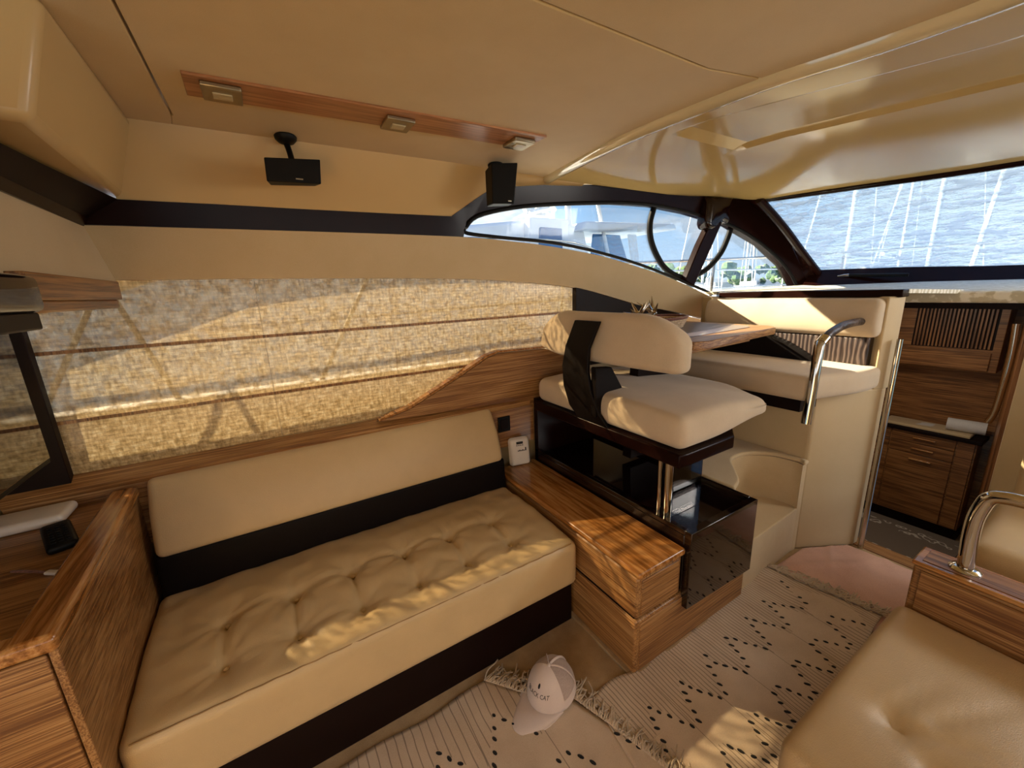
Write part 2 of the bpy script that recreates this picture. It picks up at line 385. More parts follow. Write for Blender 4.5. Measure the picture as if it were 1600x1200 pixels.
# port wall: plate below and beside the blind opening
struct(prism('wall_port', [(-1.9,0),(3.0,0),(3.0,.90),(-1.9,.90)], 'y', 1.965, 2.0, 'hullw', bevel=0))
struct(prism('wall_port', [(-1.9,.90),(-.72,.90),(-.72,1.62),(-1.9,1.62)], 'y', 1.965, 2.0, 'hullw', bevel=0))
struct(prism('wall_port', [(1.72,.9),(3.0,.9),(3.0,1.2),(2.3,1.34),(1.72,1.5)], 'y', 1.965, 2.0, 'hullw', bevel=0))
# unseen outer hull side, its window arc shaped to cast the blind's shadow edge
arc = [(-.80,1.09),(-.79,1.45),(-.61,1.50),(-.24,1.63),(.05,1.67),(.40,1.70),(1.6,1.70),(2.2,1.5)]
up = [(-2.0,1.09),(-2.0,1.72),(-.61,1.74),(-.24,1.74),(.05,1.74),(.40,1.74),(1.6,1.72),(2.2,1.56)]
struct(strip('wall_port', [(a,2.14,b) for a,b in arc], [(a,2.14,b) for a,b in up], 'gel', th=(0,.03,0), smooth=False))
struct(prism('wall_port', [(-2,-1.0),(3.2,-1.0),(3.2,1.09),(-2,1.09)], 'y', 2.14, 2.17, 'gel', bevel=0))
struct(prism('wall_port', [(-1.9,1.60),(-.47,1.60),(-.47,2.1),(-1.9,2.1)], 'y', 1.965, 2.0, 'hullw', bevel=0))
# valance panel, its top edge falling away forward below the side window
vt = [(-.475,1.83,1.746),(.2,1.83,1.751),(.841,1.83,1.751),(1.12,1.83,1.738),(1.373,1.83,1.718),(1.753,1.83,1.67),(2.088,1.829,1.602),(2.28,1.818,1.556),(2.45,1.806,1.505),(2.62,1.783,1.445),(2.80,1.75,1.372)]
vb = [(-.475,1.89,1.581),(.09,1.89,1.576),(.785,1.89,1.562),(1.1,1.89,1.545),(1.369,1.89,1.523),(1.631,1.89,1.489),(2.0,1.888,1.40),(2.2,1.882,1.350),(2.40,1.868,1.315),(2.60,1.845,1.275),(2.80,1.813,1.225)]
struct(strip('wall_port', cat(vt,3), cat(vb,3), 'vinyl', th=(0,.05,0)))
struct(strip('trim_1', [(p[0],p[1]+.05,p[2]) for p in cat(vt,3)], [(p[0],p[1]+.3,p[2]-.01) for p in cat(vt,3)], 'gel', th=(0,0,-.012)))
# dark mahogany band and the arch around the side window
inner = [(-.47,1.83,1.748),(.2,1.83,1.752),(.86,1.84,1.752),(.875,1.85,1.795),(.943,1.85,1.851),(1.147,1.85,1.902),(1.436,1.85,1.94),(1.869,1.85,1.977),(2.203,1.845,1.984),(2.524,1.817,1.956),(2.908,1.75,1.882),(3.21,1.673,1.75),(3.427,1.604,1.594),(3.545,1.561,1.44)]
outer = [(-.355,1.815,1.826),(.2,1.825,1.832),(.799,1.83,1.84),(.90,1.83,1.905),(.992,1.83,1.961),(1.102,1.83,1.993),(1.337,1.83,2.023),(1.795,1.83,2.066),(2.20,1.82,2.078),(2.54,1.79,2.08),(2.95,1.72,2.076),(3.247,1.642,1.912),(3.434,1.581,1.754),(3.62,1.50,1.44)]
struct(strip('trim_2', cat(inner,1), cat(outer,1), 'trimd', th=(0,.06,0)))
# rounded bead along the inside of the window opening
tip = [(.875,1.845,1.795),(.943,1.845,1.851),(1.147,1.845,1.902),(1.436,1.845,1.94),(1.869,1.845,1.977),(2.203,1.84,1.984),(2.524,1.812,1.956),(2.908,1.745,1.882),(3.21,1.668,1.75),(3.427,1.60,1.594),(3.545,1.556,1.45)]
win = struct(strip('window_2', [(p[0],p[1]+.045,p[2]+.02) for p in resample(cat(tip,4),30)], [(p[0],p[1]+.045,p[2]-.02) for p in resample([(.875,1.85,1.78),(1.064,1.85,1.75),(1.388,1.85,1.735),(1.72,1.85,1.69),(2.109,1.849,1.61),(2.472,1.823,1.51),(2.801,1.773,1.40),(3.2,1.67,1.40),(3.558,1.556,1.42)],30)], 'glass', th=(0,.004,0), smooth=False))
mesh('window_bead', *tubeg(cat(tip,4), .011, 8), 'rub', win)
mesh('window_bead', *tubeg(cat([(.87,1.845,1.79),(.885,1.845,1.77),(1.064,1.845,1.757),(1.388,1.845,1.74),(1.72,1.845,1.697),(2.109,1.844,1.62),(2.472,1.818,1.517),(2.801,1.768,1.408)],4), .009, 8), 'rub', win)
strip('mullion', [(2.74,1.755,2.0),(2.70,1.765,1.88),(2.63,1.78,1.75),(2.52,1.80,1.51)], [(2.83,1.74,2.0),(2.80,1.745,1.88),(2.74,1.758,1.75),(2.60,1.785,1.47)], 'trimd', win, th=(0,.05,0), bevel=.006)
# glossy bracket at the head of the mullion
V, F = cushg((2.62,2.83,1.70,1.80,1.87,2.07), .03, .03, lambda p: (p.x+(p.z-1.97)*.1, p.y-.17*(p.x-2.7)+.01, p.z-.03*math.sin((p.x-2.62)/.21*PI*2)))
mesh('mullion_cap', V, F, 'lacq', win, angle=0)
hoop = cat([(2.26,1.872,1.989),(2.227,1.874,1.878),(2.252,1.873,1.759),(2.349,1.865,1.628),(2.46,1.856,1.56),(2.58,1.842,1.53),(2.70,1.825,1.55),(2.80,1.805,1.60),(2.896,1.783,1.698),(2.952,1.77,1.817),(2.972,1.766,1.90)],5)
tag(tube('hatch_seal', [p+Vector((0,.008,0)) for p in hoop], .019, 'rub', n=8), 'black rubber loop hanging in a U behind the side window post', 'rubber seal')

# dark band continuing aft, bulkhead panel, soffit box (port aft corner)
struct(strip('trim_3', [(-.355,1.815,1.826),(-.40,1.45,1.828),(-.44,1.0,1.83),(-.5,.5,1.83)], [(-.47,1.86,1.748),(-.455,1.45,1.752),(-.45,1.0,1.75),(-.45,.5,1.75)], 'trimf', th=(-.03,0,0)))
struct(strip('trim_4', [(-.435,1.85,1.766),(-.43,1.3,1.768),(-.43,.5,1.768)], [(-.455,1.86,1.742),(-.445,1.3,1.746),(-.44,.5,1.746)], 'trimd', th=(-.02,0,0)))
struct(strip('wall_aft', [(-.455,1.83,1.75),(-.45,1.0,1.75),(-.45,.5,1.75)], [(-.425,1.895,1.57),(-.45,1.0,1.57),(-.45,.5,1.57)], 'vinyl', th=(-.04,0,0)))
def soff():
    # faces: towards +x and towards -y, all rounded a little
    P = [(-.27,1.82,2.05),(-.262,1.17,2.05),(-1.2,1.10,2.05),(-1.2,1.80,2.05),(-.348,1.86,1.832),(-.322,1.17,1.838),(-1.2,1.10,1.838),(-1.2,1.86,1.838)]
    return P, [(0,1,2,3),(4,7,6,5),(0,4,5,1),(1,5,6,2),(2,6,7,3),(3,7,4,0)]
V, F = soff(); struct(mesh('ceiling', V, F, 'gloss2', bevel=.018, seg=5))
# side ceiling panel above the band
struct(strip('wall_port', [(-.36,1.82,1.826),(-.1,1.82,1.83),(.2,1.825,1.832),(.55,1.828,1.836),(.799,1.835,1.84),(.90,1.835,1.905),(.992,1.835,1.961),(1.102,1.835,1.99),(1.337,1.835,2.02),(1.6,1.835,2.04)],
   [(-.28,1.76,2.055),(-.1,1.76,2.055),(.2,1.76,2.055),(.55,1.76,2.055),(.80,1.76,2.055),(.90,1.765,2.055),(.992,1.77,2.055),(1.102,1.775,2.055),(1.337,1.79,2.055),(1.6,1.80,2.055)], 'gloss2', th=(0,.03,0), angle=50))
# ceiling headliner, seams are real grooves between its panels
def cpan(poly, name='ceiling'): return struct(prism(name, poly, 'z', 2.05, 2.075, 'head', bevel=.003))
cpan([(-1.9,-1.75),(-.160,-1.75),(-.160,1.70),(-.175,1.80),(-1.9,1.80)])
cpan([(-.155,-1.75),(.10,-1.75),(.10,.762),(1.10,.762),(1.30,.722),(1.31,1.80),(-.175,1.80),(-.160,1.685),(-.155,1.68)])
cpan([(.105,-1.75),(1.42,-1.75),(1.385,.3),(1.30,.717),(1.10,.757),(.105,.757)])
# glossy edge moulding where the headliner meets the forward overhead
edge = cat([(1.47,-1.75,2.045),(1.42,-.6,2.045),(1.388,.316,2.045),(1.298,.724,2.045),(1.26,1.10,2.045),(1.27,1.335,2.045),(1.30,1.60,2.045),(1.33,1.82,2.045)],6)
V, F = [], []
prof = [(-.014,.012),(-.012,-.004),(0,-.014),(.018,-.018),(.038,-.014),(.055,.0),(.06,.016)]
for i, p in enumerate(edge):
    for a, b in prof: V.append((p.x+a, p.y, p.z+b))
n_ = len(prof)
for i in range(len(edge)-1):
    for k in range(n_-1): F.append((i*n_+k,i*n_+k+1,(i+1)*n_+k+1,(i+1)*n_+k))
struct(mesh('trim_5', V, F, 'edge', angle=60))
# forward overhead moulding: lofted ribs from the edge to the windscreen head
ys = [-1.75,-1.0,-.3,.1,.358,.65,.93,1.06,1.085,1.12,1.20,1.35,1.50,1.60,1.70,1.80]
V, F = [], []
for y in ys:
    xe = interp([(-1.75,1.53),(-.6,1.48),(.316,1.448),(.724,1.358),(1.1,1.32),(1.335,1.33),(1.6,1.36),(1.82,1.39)], y)
    xw = interp([(-1.75,2.85),(-.5,3.22),(.478,3.12),(1.0,3.02),(1.541,2.93),(1.65,2.88),(1.82,2.80)], y)
    zw = interp([(-1.75,1.99),(.478,1.985),(1.541,2.015),(1.8,2.07)], y)
    a = interp([(-1.75,1.80),(.31,1.69),(.99,1.42),(1.1,1.42),(1.82,1.52)], y)      # first crease
    b = interp([(-1.75,2.20),(.358,2.07),(.93,1.89),(1.2,1.87),(1.6,2.2),(1.82,2.3)], y)   # second crease
    k = 1-ss(1.075,1.10,y)
    xs_ = [xe, a-.03, a, a+.035, (a+b)/2, b-.04, b, b+.02, b+(xw-b)*.35, b+(xw-b)*.75, xw]
    for x in xs_:
        z = 2.052+(zw-2.052)*max(0,(x-b)/(xw-b))
        if a+.02 < x < b-.02: z += .014*k
        z -= .006*ss(1.15,1.6,y)
        V.append((x,y,z))
cols = 11
for j in range(len(ys)-1):
    for i in range(cols-1): F.append((j*cols+i,j*cols+i+1,(j+1)*cols+i+1,(j+1)*cols+i))
o = struct(mesh('ceiling', V, F, 'gloss', angle=9)); md = o.modifiers.new('bevel','BEVEL'); md.width = .008; md.segments = 3; md.limit_method = 'ANGLE'; md.angle_limit = .35
struct(box('ceiling', (1.15,3.15,1.2,2.06,2.085,2.10), 'gloss', bevel=0))
struct(box('ceiling', (-2.0,3.3,-1.9,2.05,2.16,2.2), 'gel', bevel=0))
# windscreen: dark head, pillar and foot
struct(mesh('trim_6', *tubeg(cat([(2.99,1.62,2.045),(2.93,1.52,2.012),(3.02,1.0,1.995),(3.11,.478,1.983),(3.22,-.5,1.99),(2.9,-1.75,1.98)],5), .018, 8), 'trimd'))
struct(strip('trim_7', cat([(3.0,1.66,2.06),(3.28,1.60,1.87),(3.55,1.55,1.62),(3.62,1.53,1.40)],5), cat([(2.90,1.535,2.01),(3.14,1.50,1.86),(3.40,1.475,1.68),(3.64,1.44,1.50)],5), 'trimd', th=(.05,.03,0), bevel=.01))
struct(mesh('trim_7', *tubeg(cat([(2.88,1.545,2.01),(3.12,1.51,1.865),(3.38,1.48,1.69),(3.62,1.45,1.53)],5), .026, 10), 'trimd'))
struct(strip('trim_7', resample([(2.93,1.715,2.085),(3.247,1.64,1.915),(3.434,1.58,1.755),(3.62,1.50,1.44)],12), resample([(2.88,1.55,2.02),(3.12,1.515,1.87),(3.38,1.485,1.70),(3.63,1.455,1.50)],12), 'trimd', th=(.03,.03,0)))
top = [(2.90,1.541,2.006),(3.0,1.0,1.99),(3.1,.478,1.976),(3.2,-.5,1.98),(2.9,-1.7,1.97)]
foot = [(3.62,1.459,1.55),(3.78,1.0,1.54),(3.92,.5,1.522),(4.0,-.5,1.53),(3.7,-1.7,1.54)]
ws = struct(strip('window_3', resample(cat(top,5),24), resample(cat(foot,5),24), 'film', th=(.006,0,.004), smooth=False))
struct(strip('trim_8', cat([(3.63,1.50,1.555),(3.78,1.0,1.545),(3.92,.5,1.525),(4.0,-.5,1.53),(3.7,-1.7,1.54)],4), cat([(3.50,1.50,1.435),(3.66,1.0,1.43),(3.80,.5,1.43),(3.88,-.5,1.43),(3.6,-1.7,1.43)],4), 'trimd', th=(.05,0,.0), bevel=.004))
hd = thing('blind_handle', 'black bar handle with silver tip on the dark windscreen sill', 'handle', (3.66,1.13,1.485))
mesh('bar', *tubeg([(3.64,1.28,1.503),(3.655,1.12,1.497),(3.675,.95,1.49)], [.011,.012,.012], 10), 'blackp', hd)
mesh('tip', *tubeg([(3.625,1.325,1.499),(3.637,1.29,1.502),(3.642,1.262,1.503)], [.004,.011,.0125], 10), 'chrome', hd)
# dashboard with its woven white covering
struct(mesh('trim_9', *join(boxg(3.18,3.24,-1.6,1.40,1.335,1.395)), 'dash', bevel=.012, seg=3))
struct(strip('trim_9', [(3.19,-1.6,1.394),(3.19,0,1.394),(3.19,1.40,1.40)], [(3.7,-1.6,1.445),(3.84,0,1.44),(3.62,1.50,1.445)], 'dash', th=(0,0,-.02)))
struct(strip('trim_9', [(2.72,.69,1.425),(2.72,1.2,1.425),(2.72,1.78,1.425)], [(3.25,.60,1.402),(3.4,1.2,1.42),(3.55,1.50,1.443)], 'dash', th=(0,0,-.02)))
struct(box('ceiling', (3.24,4.6,-.2,1.4,1.30,1.335), 'trimf', bevel=0))
# galley shell
struct(box('wall_front', (4.5,4.55,-.2,1.5,-.6,1.33), 'oakdx', bevel=0))
struct(box('wall_port', (2.76,4.55,1.32,1.36,-.6,1.33), 'oakdx', bevel=0))
struct(prism('wall_starboard', [(3.24,.36),(3.24,.31),(4.5,.46),(4.5,.52)], 'z', -.57, 1.33, 'oakdz', bevel=0))
struct(box('wall_front', (2.74,2.77,.705,1.30,-.6,.0), 'oakdx', bevel=0))
struct(box('trim_10', (2.66,2.76,.34,.72,-.06,.004), 'oaky'))
struct(prism('wall_starboard', [(3.19,-.15),(3.23,-.15),(3.23,.340),(3.19,.340)], 'z', -.05, 1.30, 'vinyl', bevel=.006))
# aft and starboard shells behind the camera, with their openings
struct(box('wall_starboard', (-1.9,2.75,-1.80,-1.76,0,1.25), 'vinyl', bevel=0))
struct(box('wall_starboard', (-1.9,2.75,-1.80,-1.76,1.78,2.06), 'gloss2', bevel=0))
struct(box('wall_aft', (-1.95,-1.90,.2,1.96,0,2.06), 'vinyl', bevel=0))
struct(box('wall_aft', (-1.95,-1.90,-1.76,.2,1.86,2.06), 'vinyl', bevel=0))
struct(box('wall_aft', (-1.95,-1.90,-1.76,-1.45,0,1.86), 'vinyl', bevel=0))
struct(box('wall_starboard', (2.75,3.3,-1.80,-1.76,0,1.4), 'vinyl', bevel=0))

# wood lining below the blind
struct(strip('trim_11', [(-.85,1.93,.918),(.40,1.93,.905),(.55,1.93,.90),(1.24,1.93,.885)], [(-.85,1.87,.885),(.40,1.865,.872),(.55,1.865,.868),(1.24,1.87,.855)], 'oakx', th=(0,.01,-.03), bevel=.002))
struct(prism('trim_11', [(-.85,.60),(1.27,.60),(1.27,.862),(-.85,.885)], 'y', 1.885, 1.925, 'oakx'))
struct(prism('trim_12', [(.37,.902),(.528,.935),(.78,1.045),(.98,1.14),(1.05,1.156),(1.36,1.148),(1.50,1.115),(1.72,1.01),(1.72,.80),(1.27,.80),(1.27,.86)], 'y', 1.885, 1.925, 'oakx'))
struct(prism('trim_12', [(.375,.905),(.528,.939),(.78,1.049),(.98,1.145),(1.05,1.162),(1.36,1.154),(1.50,1.12),(1.5,1.132),(1.36,1.164),(1.04,1.172),(.97,1.155),(.77,1.059),(.52,.948),(.375,.914)], 'y', 1.882, 1.925, 'oaktop', bevel=0))
sock = thing('power_socket', 'black wall socket on the wood lining between sofa back and white box', 'socket', (1.06,1.883,.70))
box('socket_plate', (1.02,1.10,1.876,1.884,.70,.79), 'blackp', sock, bevel=.003)
box('socket_insert', (1.035,1.085,1.873,1.877,.715,.775), 'trimf', sock, bevel=.002)

# dark panel on the wall behind the table
struct(prism('trim_13', [(1.61,1.50),(1.605,1.0),(2.3,1.0),(2.70,1.235),(2.58,1.285),(2.30,1.335),(2.10,1.37)], 'y', 1.895, 1.93, 'trimf'))

# ================================================================ PORT BLIND (window_1 is the opening behind it)
g1 = struct(prism('window_1', [(-.9,1.05),(1.75,1.05),(1.75,1.74),(-.9,1.74)], 'y', 2.18, 2.186, 'glass', bevel=0))
bl = thing('pleated_blind', 'woven beige pleated blind with brown battens over the long port window', 'blind', (.5,1.935,.92))
zs = [(.905,.905),(1.105,1.100),(1.348,1.346),(1.60,1.60)]
for i in range(3):
    (a0,a1),(b0,b1) = zs[i], zs[i+1]; nx, nz_ = 60, 8; V, F = [], []
    for ix in range(nx+1):
        for iz in range(nz_+1):
            u, v = ix/nx, iz/nz_; x = -.76+2.46*u
            z = (a0+(a1-a0)*u)*(1-v)+(b0+(b1-b0)*u)*v
            V.append((x, 1.945-.012*math.sin(v*PI)+.003*math.sin(x*7+i), z))
    for ix in range(nx):
        for iz in range(nz_): a = ix*(nz_+1)+iz; F.append((a,a+nz_+1,a+nz_+2,a+1))
    mesh('cloth_panel', V, F, 'blind', bl, angle=0)
for i in (1,2):
    a0, a1 = zs[i]
    strip('batten', [(-.76,1.936,a0+.006),(1.70,1.936,a1+.006)], [(-.76,1.936,a0-.006),(1.70,1.936,a1-.006)], 'oakz', bl, th=(0,.008,0))
for xs in (-.03,.50,1.02):
    tube('cord', [(xs,1.938,.91),(xs,1.931,1.0),(xs,1.938,1.10),(xs,1.931,1.22),(xs,1.938,1.35),(xs,1.931,1.45),(xs,1.938,1.57)], .0008, 'yarn', bl, n=5)
# side deck railing outside, its shadow falls on the blind
rl = thing('side_deck_rail', 'steel guard rail on the side deck outside the port windows', 'railing', (1.0,2.55,1.1))
tube('rail_bar', cat([(-2.0,2.55,1.60),(0,2.55,1.62),(2.0,2.50,1.66),(4.0,2.2,1.70),(5.5,1.6,1.74),(6.6,.7,1.78)],6), .013, 'chrome', rl, n=8)
for x0_, y0_, x1_ in ((-.62,2.55,-.95),(-.62,2.55,-.45),(.55,2.55,.20),(2.0,2.5,1.95),(3.6,2.28,3.55),(5.0,1.8,4.95)):
    tube('stanchion', [(x1_,y0_,1.0),(x0_,y0_,1.61+max(0,x0_-1)*.025)], .012, 'darkm', rl, n=8)
struct(prism('trim_14', [(-2.2,2.14),(-2.2,2.62),(3.0,2.62),(5.2,1.9),(6.9,.4),(6.9,-2.0),(4.7,-2.0),(4.7,1.58),(3.0,1.98),(2.6,2.12)], 'z', .92, 1.02, 'gel', bevel=.01))

# ================================================================ CEILING ITEMS
stp = tag(prism('ceiling_strip', [(-.093,1.365),(-.097,1.495),(.975,1.462),(.985,1.325)], 'z', 2.043, 2.0515, 'oakstrip', bevel=.002), 'long wooden strip set in the cream ceiling above the sofa', 'ceiling trim')
for x_, y_, l_ in ((-.015,1.425,'square nickel ceiling light nearest the aft end of the wooden strip'),(.455,1.425,'square nickel ceiling light in the middle of the wooden strip'),(.915,1.410,'square nickel ceiling light at the forward end of the wooden strip')):
    L = thing('ceiling_light', l_, 'light', (x_,y_,2.043), 'ceiling lights in the wooden strip')
    box('light_frame', (x_-.045,x_+.045,y_-.048,y_+.048,2.030,2.0425), 'brushed', L, bevel=.003)
    box('light_lens', (x_-.022,x_+.022,y_-.018,y_+.018,2.0265,2.031), 'lens', L, bevel=.002)
def speaker(label, mt, body, badge, tilt):
    s = thing('speaker', label, 'speaker', mt, 'ceiling speakers')
    V, F = latheg([(.030,.006),(.036,0),(.034,-.010),(.024,-.020),(.012,-.024)], 20, (mt[0],mt[1],mt[2])); mesh('mount', V, F, 'blackp', s)
    return s
s1_ = speaker('black satellite speaker on a ceiling arm, seen face on over the sofa', (.145,1.715,2.045), None, None, 0)
tube('arm', cat([(.145,1.715,2.025),(.150,1.70,1.99),(.152,1.665,1.94)],4), .010, 'blackp', s1_, n=10)
V = [(.065,1.62,1.946),(.231,1.60,1.953),(.224,1.60,1.875),(.062,1.62,1.874),(.075,1.70,1.94),(.225,1.68,1.945),(.215,1.68,1.885),(.075,1.70,1.88)]
bdy = mesh('cabinet', V, [(0,1,2,3),(4,7,6,5),(0,4,5,1),(1,5,6,2),(2,6,7,3),(3,7,4,0)], 'blackp', s1_, bevel=.003)
mesh('badge', *boxg(.148,.170,1.6055,1.6085,1.884,1.888), 'brushed', bdy)
s2_ = speaker('black satellite speaker turned sideways at the aft tip of the side window', (.975,1.70,2.045), None, None, 0)
tube('arm', cat([(.975,1.70,2.03),(.965,1.69,2.0),(.955,1.68,1.97)],4), .010, 'blackp', s2_, n=10)
V = [(.915,1.63,2.028),(1.030,1.60,2.035),(1.005,1.60,1.866),(.912,1.63,1.866),(.93,1.72,2.02),(1.05,1.69,2.025),(1.03,1.69,1.875),(.93,1.72,1.87)]
bdy = mesh('cabinet', V, [(0,1,2,3),(4,7,6,5),(0,4,5,1),(1,5,6,2),(2,6,7,3),(3,7,4,0)], 'blackp', s2_, bevel=.004)
mesh('badge', *boxg(.975,.992,1.601,1.605,1.874,1.878), 'brushed', bdy)

# ================================================================ PORT SOFA
tf = [(-.281,1.474),(-.272,1.285),(-.073,1.476),(-.075,1.285),(.125,1.484),(.126,1.287),(.330,1.484),(.330,1.285),(.530,1.479),(.532,1.293),(.743,1.483),(.742,1.305)]
def seatfn(p):
    x, y, z = p
    if z > .36:
        t = ss(.36,.43,z); d = 0
        for a, b in tf:
            r2 = (x-a)**2+(y-b)**2; d += .020*math.exp(-r2/.0007)+.013*math.exp(-r2/.005)
            if r2 < .05:
                an = math.atan2(y-b, x-a); d += (.0030*math.cos(an*8+a*9)+.0016*math.cos(an*13+a*31))*math.exp(-r2/.009)*(1-math.exp(-r2/.0005))
        for k in range(6):
            a, b = tf[2*k]; c, e2 = tf[2*k+1]
            if e2 < y < b: d += .013*math.exp(-((x-(a+(c-a)*(b-y)/(b-e2)))**2)/.00010)
            elif y < e2: d += .004*math.exp(-((x-c)**2)/.00012)*max(0,1-(e2-y)/.10)
            elif y > b: d += .003*math.exp(-((x-a)**2)/.00015)*max(0,1-(y-b)/.12)
        for k in range(5):
            for q in (0,1):
                a, b = tf[2*k+q]; c, e2 = tf[2*k+2+q]
                if a < x < c:
                    u = (x-a)/(c-a); yy = b+(e2-b)*u+(.030 if q == 0 else -.0)*math.sin(u*PI)
                    if q == 0: d += .011*math.exp(-((y-yy)**2)/.00011)*(1-.45*math.sin(u*PI))
        dome = .010*math.sin(min(1,max(0,(x+.52)/1.5))*PI)+.012*math.sin(min(1,max(0,(y-1.15)/.6))*PI)
        nv = noise.noise(Vector((x*9,y*14,0)))*.005+noise.noise(Vector((x*24,y*10,3)))*.0025
        z += t*(dome-d+nv)
    if x < -.2: x -= .022*(y-1.14)/.6*min(1,(-.2-x)/.28)
    if z <= .36 and y < 1.2 and z > .25:
        y += noise.noise(Vector((x*14,z*5,7)))*.005
    return (x,y,z)
sf = thing('sofa', 'long cream leather sofa with tufted seat along the port side', 'sofa', (.23,1.45,0))
cushion('seat_cushion', (-.488,.985,1.14,1.77,.225,.437), .035, 'leather', sf, step=.0125, fn=seatfn)
mesh('seat_stitching', *tubeg([(x/40*1.41-.46,1.150+.0015*math.sin(x*3),.4345) for x in range(41)], .0022, 5), 'piping', sf)
for a, b in tf: mesh('button', *latheg([(.0075,-.006),(.007,.001),(.003,.003)], 10, (a,b,seatfn((a,b,.437))[2])), 'leather', sf)
box('plinth', (-.48,.985,1.19,1.80,0.0,.228), 'trimf', sf, bevel=.004)
def backf(p):
    x, y, z = p; t = (z-.59)/.27
    y += .105*t; y -= .010*math.sin(min(1,max(0,t))*PI)
    if z > .74: y += .02*ss(.74,.87,z)
    return (x, y, z)
cushion('backrest', (-.485,.972,1.735,1.795,.592,.865), .028, 'leather2', sf, step=.04, fn=backf)
V, F = cushg((-.495,.985,1.745,1.80,.40,.60), .02, .05, lambda p: (p.x, p.y+.04*(p.z-.44), p.z)); plabel(mesh('lumbar_band', V, F, 'blackm', sf, angle=0), 'black leather band between seat and backrest')
box('back_board', (-.46,.90,1.845,1.882,.40,.74), 'trimf', sf)

# ================================================================ AFT CABINET LEFT OF THE SOFA
cb = thing('side_cabinet', 'oak cabinet with raised rounded lip at the aft end of the sofa', 'cabinet', (-.95,1.45,0))
box('body', (-1.255,-.50,1.115,1.875,.0,.795), 'oakx', cb, bevel=.004)
prism('front_panel', [(-1.255,.03),(-.503,.03),(-.503,.795),(-1.255,.795)], 'y', 1.088, 1.114, 'oakx', cb, bevel=.004)
box('side_panel', (-.499,-.484,1.086,1.875,.0,.812), 'oaky', cb, bevel=.002)
box('cabinet_top', (-1.255,-.52,1.11,1.875,.796,.815), 'oakx', cb, bevel=.003)
prism('lip', [(-.552,1.075),(-.476,1.075),(-.476,1.872),(-.552,1.872)], 'z', .806, .846, 'oaktop', cb, bevel=.010, seg=2)
prism('lip', [(-1.255,1.072),(-.478,1.072),(-.478,1.128),(-1.255,1.128)], 'z', .805, .843, 'oaktop', cb, bevel=.010, seg=2)
rt = tag(mesh('media_box', *cushg((-1.15,-.665,1.735,1.865,.816,.850), .016, .05), 'white', angle=0), 'flat white rounded media box on the oak cabinet beneath the television', 'media box')
rm = thing('remote_control', 'black remote control with small keys on the oak cabinet', 'remote control', (-.64,1.62,.816)); rm.rotation_euler = (0,0,math.radians(22))
mesh('case', *cushg((-.033,.033,-.10,.10,0,.024), .011, .03), 'blackp', rm, angle=0, local=True)
for i in range(7):
    for j in range(3): mesh('key', *boxg(-.020+j*.015,-.010+j*.015,-.075+i*.021,-.066+i*.021,.023,.0265), 'rub', rm, local=True, bevel=.001)
br = thing('small_brush', 'thin brush with white plastic end lying beside the remote', 'brush', (-.62,1.43,.816)); br.rotation_euler = (0,0,math.radians(-36))
mesh('handle', *tubeg([(-.085,0,.004),(-.02,.001,.005),(.03,0,.004)], [.003,.0035,.003], 8), 'basketb', br, local=True)
mesh('head', *cushg((.020,.080,-.008,.008,.0,.009), .004, .01), 'white', br, angle=0, local=True)

for o_ in cb.children:
    for v_ in o_.data.vertices:
        wx, wy = v_.co.x+wloc(o_).x, v_.co.y+wloc(o_).y
        if wx > -.70: v_.co.x -= .034*(wy-1.07)/.8

# television
tv = thing('television', 'black flat television above the oak cabinet reflecting the blind', 'television', (-.66,1.35,.96))
box('screen', (-.642,-.632,.90,1.69,1.055,1.50), 'screen', tv, bevel=.002)
box('bezel', (-.668,-.641,.88,1.712,1.035,1.52), 'blackp', tv, bevel=.004)
box('wall_bracket', (-1.0,-.668,1.15,1.35,1.20,1.34), 'blackp', tv)
struct(box('wall_aft', (-1.30,-1.27,.6,1.90,.0,1.62), 'trimf', bevel=.003))
struct(box('trim_16', (-1.27,-.680,1.895,1.93,.885,1.60), 'trimf', bevel=.002))
# wooden pelmet over it, with glossy end
pl_ = thing('pelmet', 'dark wood pelmet box above the television', 'pelmet', (-.45,1.55,1.485))
box('fascia', (-.46,-.415,1.24,1.865,1.515,1.574), 'oakdx', pl_, bevel=.003)
box('lower_rail', (-.455,-.425,1.24,1.855,1.487,1.516), 'oakdx', pl_, bevel=.006)
mesh('glossy_end', *cushg((-.46,-.395,.80,1.235,1.49,1.565), .016, .05), 'lacq', pl_, angle=0)
mesh('end_base', *boxg(-.455,-.405,.80,1.22,1.455,1.49), 'trimf', pl_, bevel=.004)

# ================================================================ DRAWER UNIT FORWARD OF THE SOFA
du = thing('drawer_unit', 'low oak drawer unit with varnished top at the forward end of the sofa', 'drawer unit', (1.13,1.35,0))
box('carcass', (1.012,1.255,.855,1.88,.0,.455), 'trimf', du)
V, F = cushg((.997,1.262,.822,1.885,.452,.482), .011, .08); mesh('top', V, F, 'oaktop', du, angle=0)
for z0_, z1_, in ((.268,.446),(.012,.256)):
    d_ = mesh('drawer', *cushg((1.003,1.258 if z0_ > .2 else 1.745,.836,1.875,z0_,z1_), .012, .1), 'oaky', du, angle=0)
    x1_ = 1.258 if z0_ > .2 else 1.745
    mesh('drawer_front', *boxg(1.025,x1_-.02 if z0_ > .2 else x1_-.005,.832,.84,z0_+.012,z1_-.012), 'oakx', d_, bevel=.003)
box('plinth', (.99,1.75,.83,1.88,0,.014), 'carpet', du, bevel=.003)
dv = thing('router', 'small white rounded box standing on the oak drawer unit', 'router', (1.135,1.84,.483))
V, F = cushg((1.075,1.20,1.825,1.862,.484,.655), .022, .03, lambda p: (p.x, p.y-.22*(p.x-1.135)+.10*(p.z-.484), p.z)); cse = mesh('case', V, F, 'white', dv, angle=0)
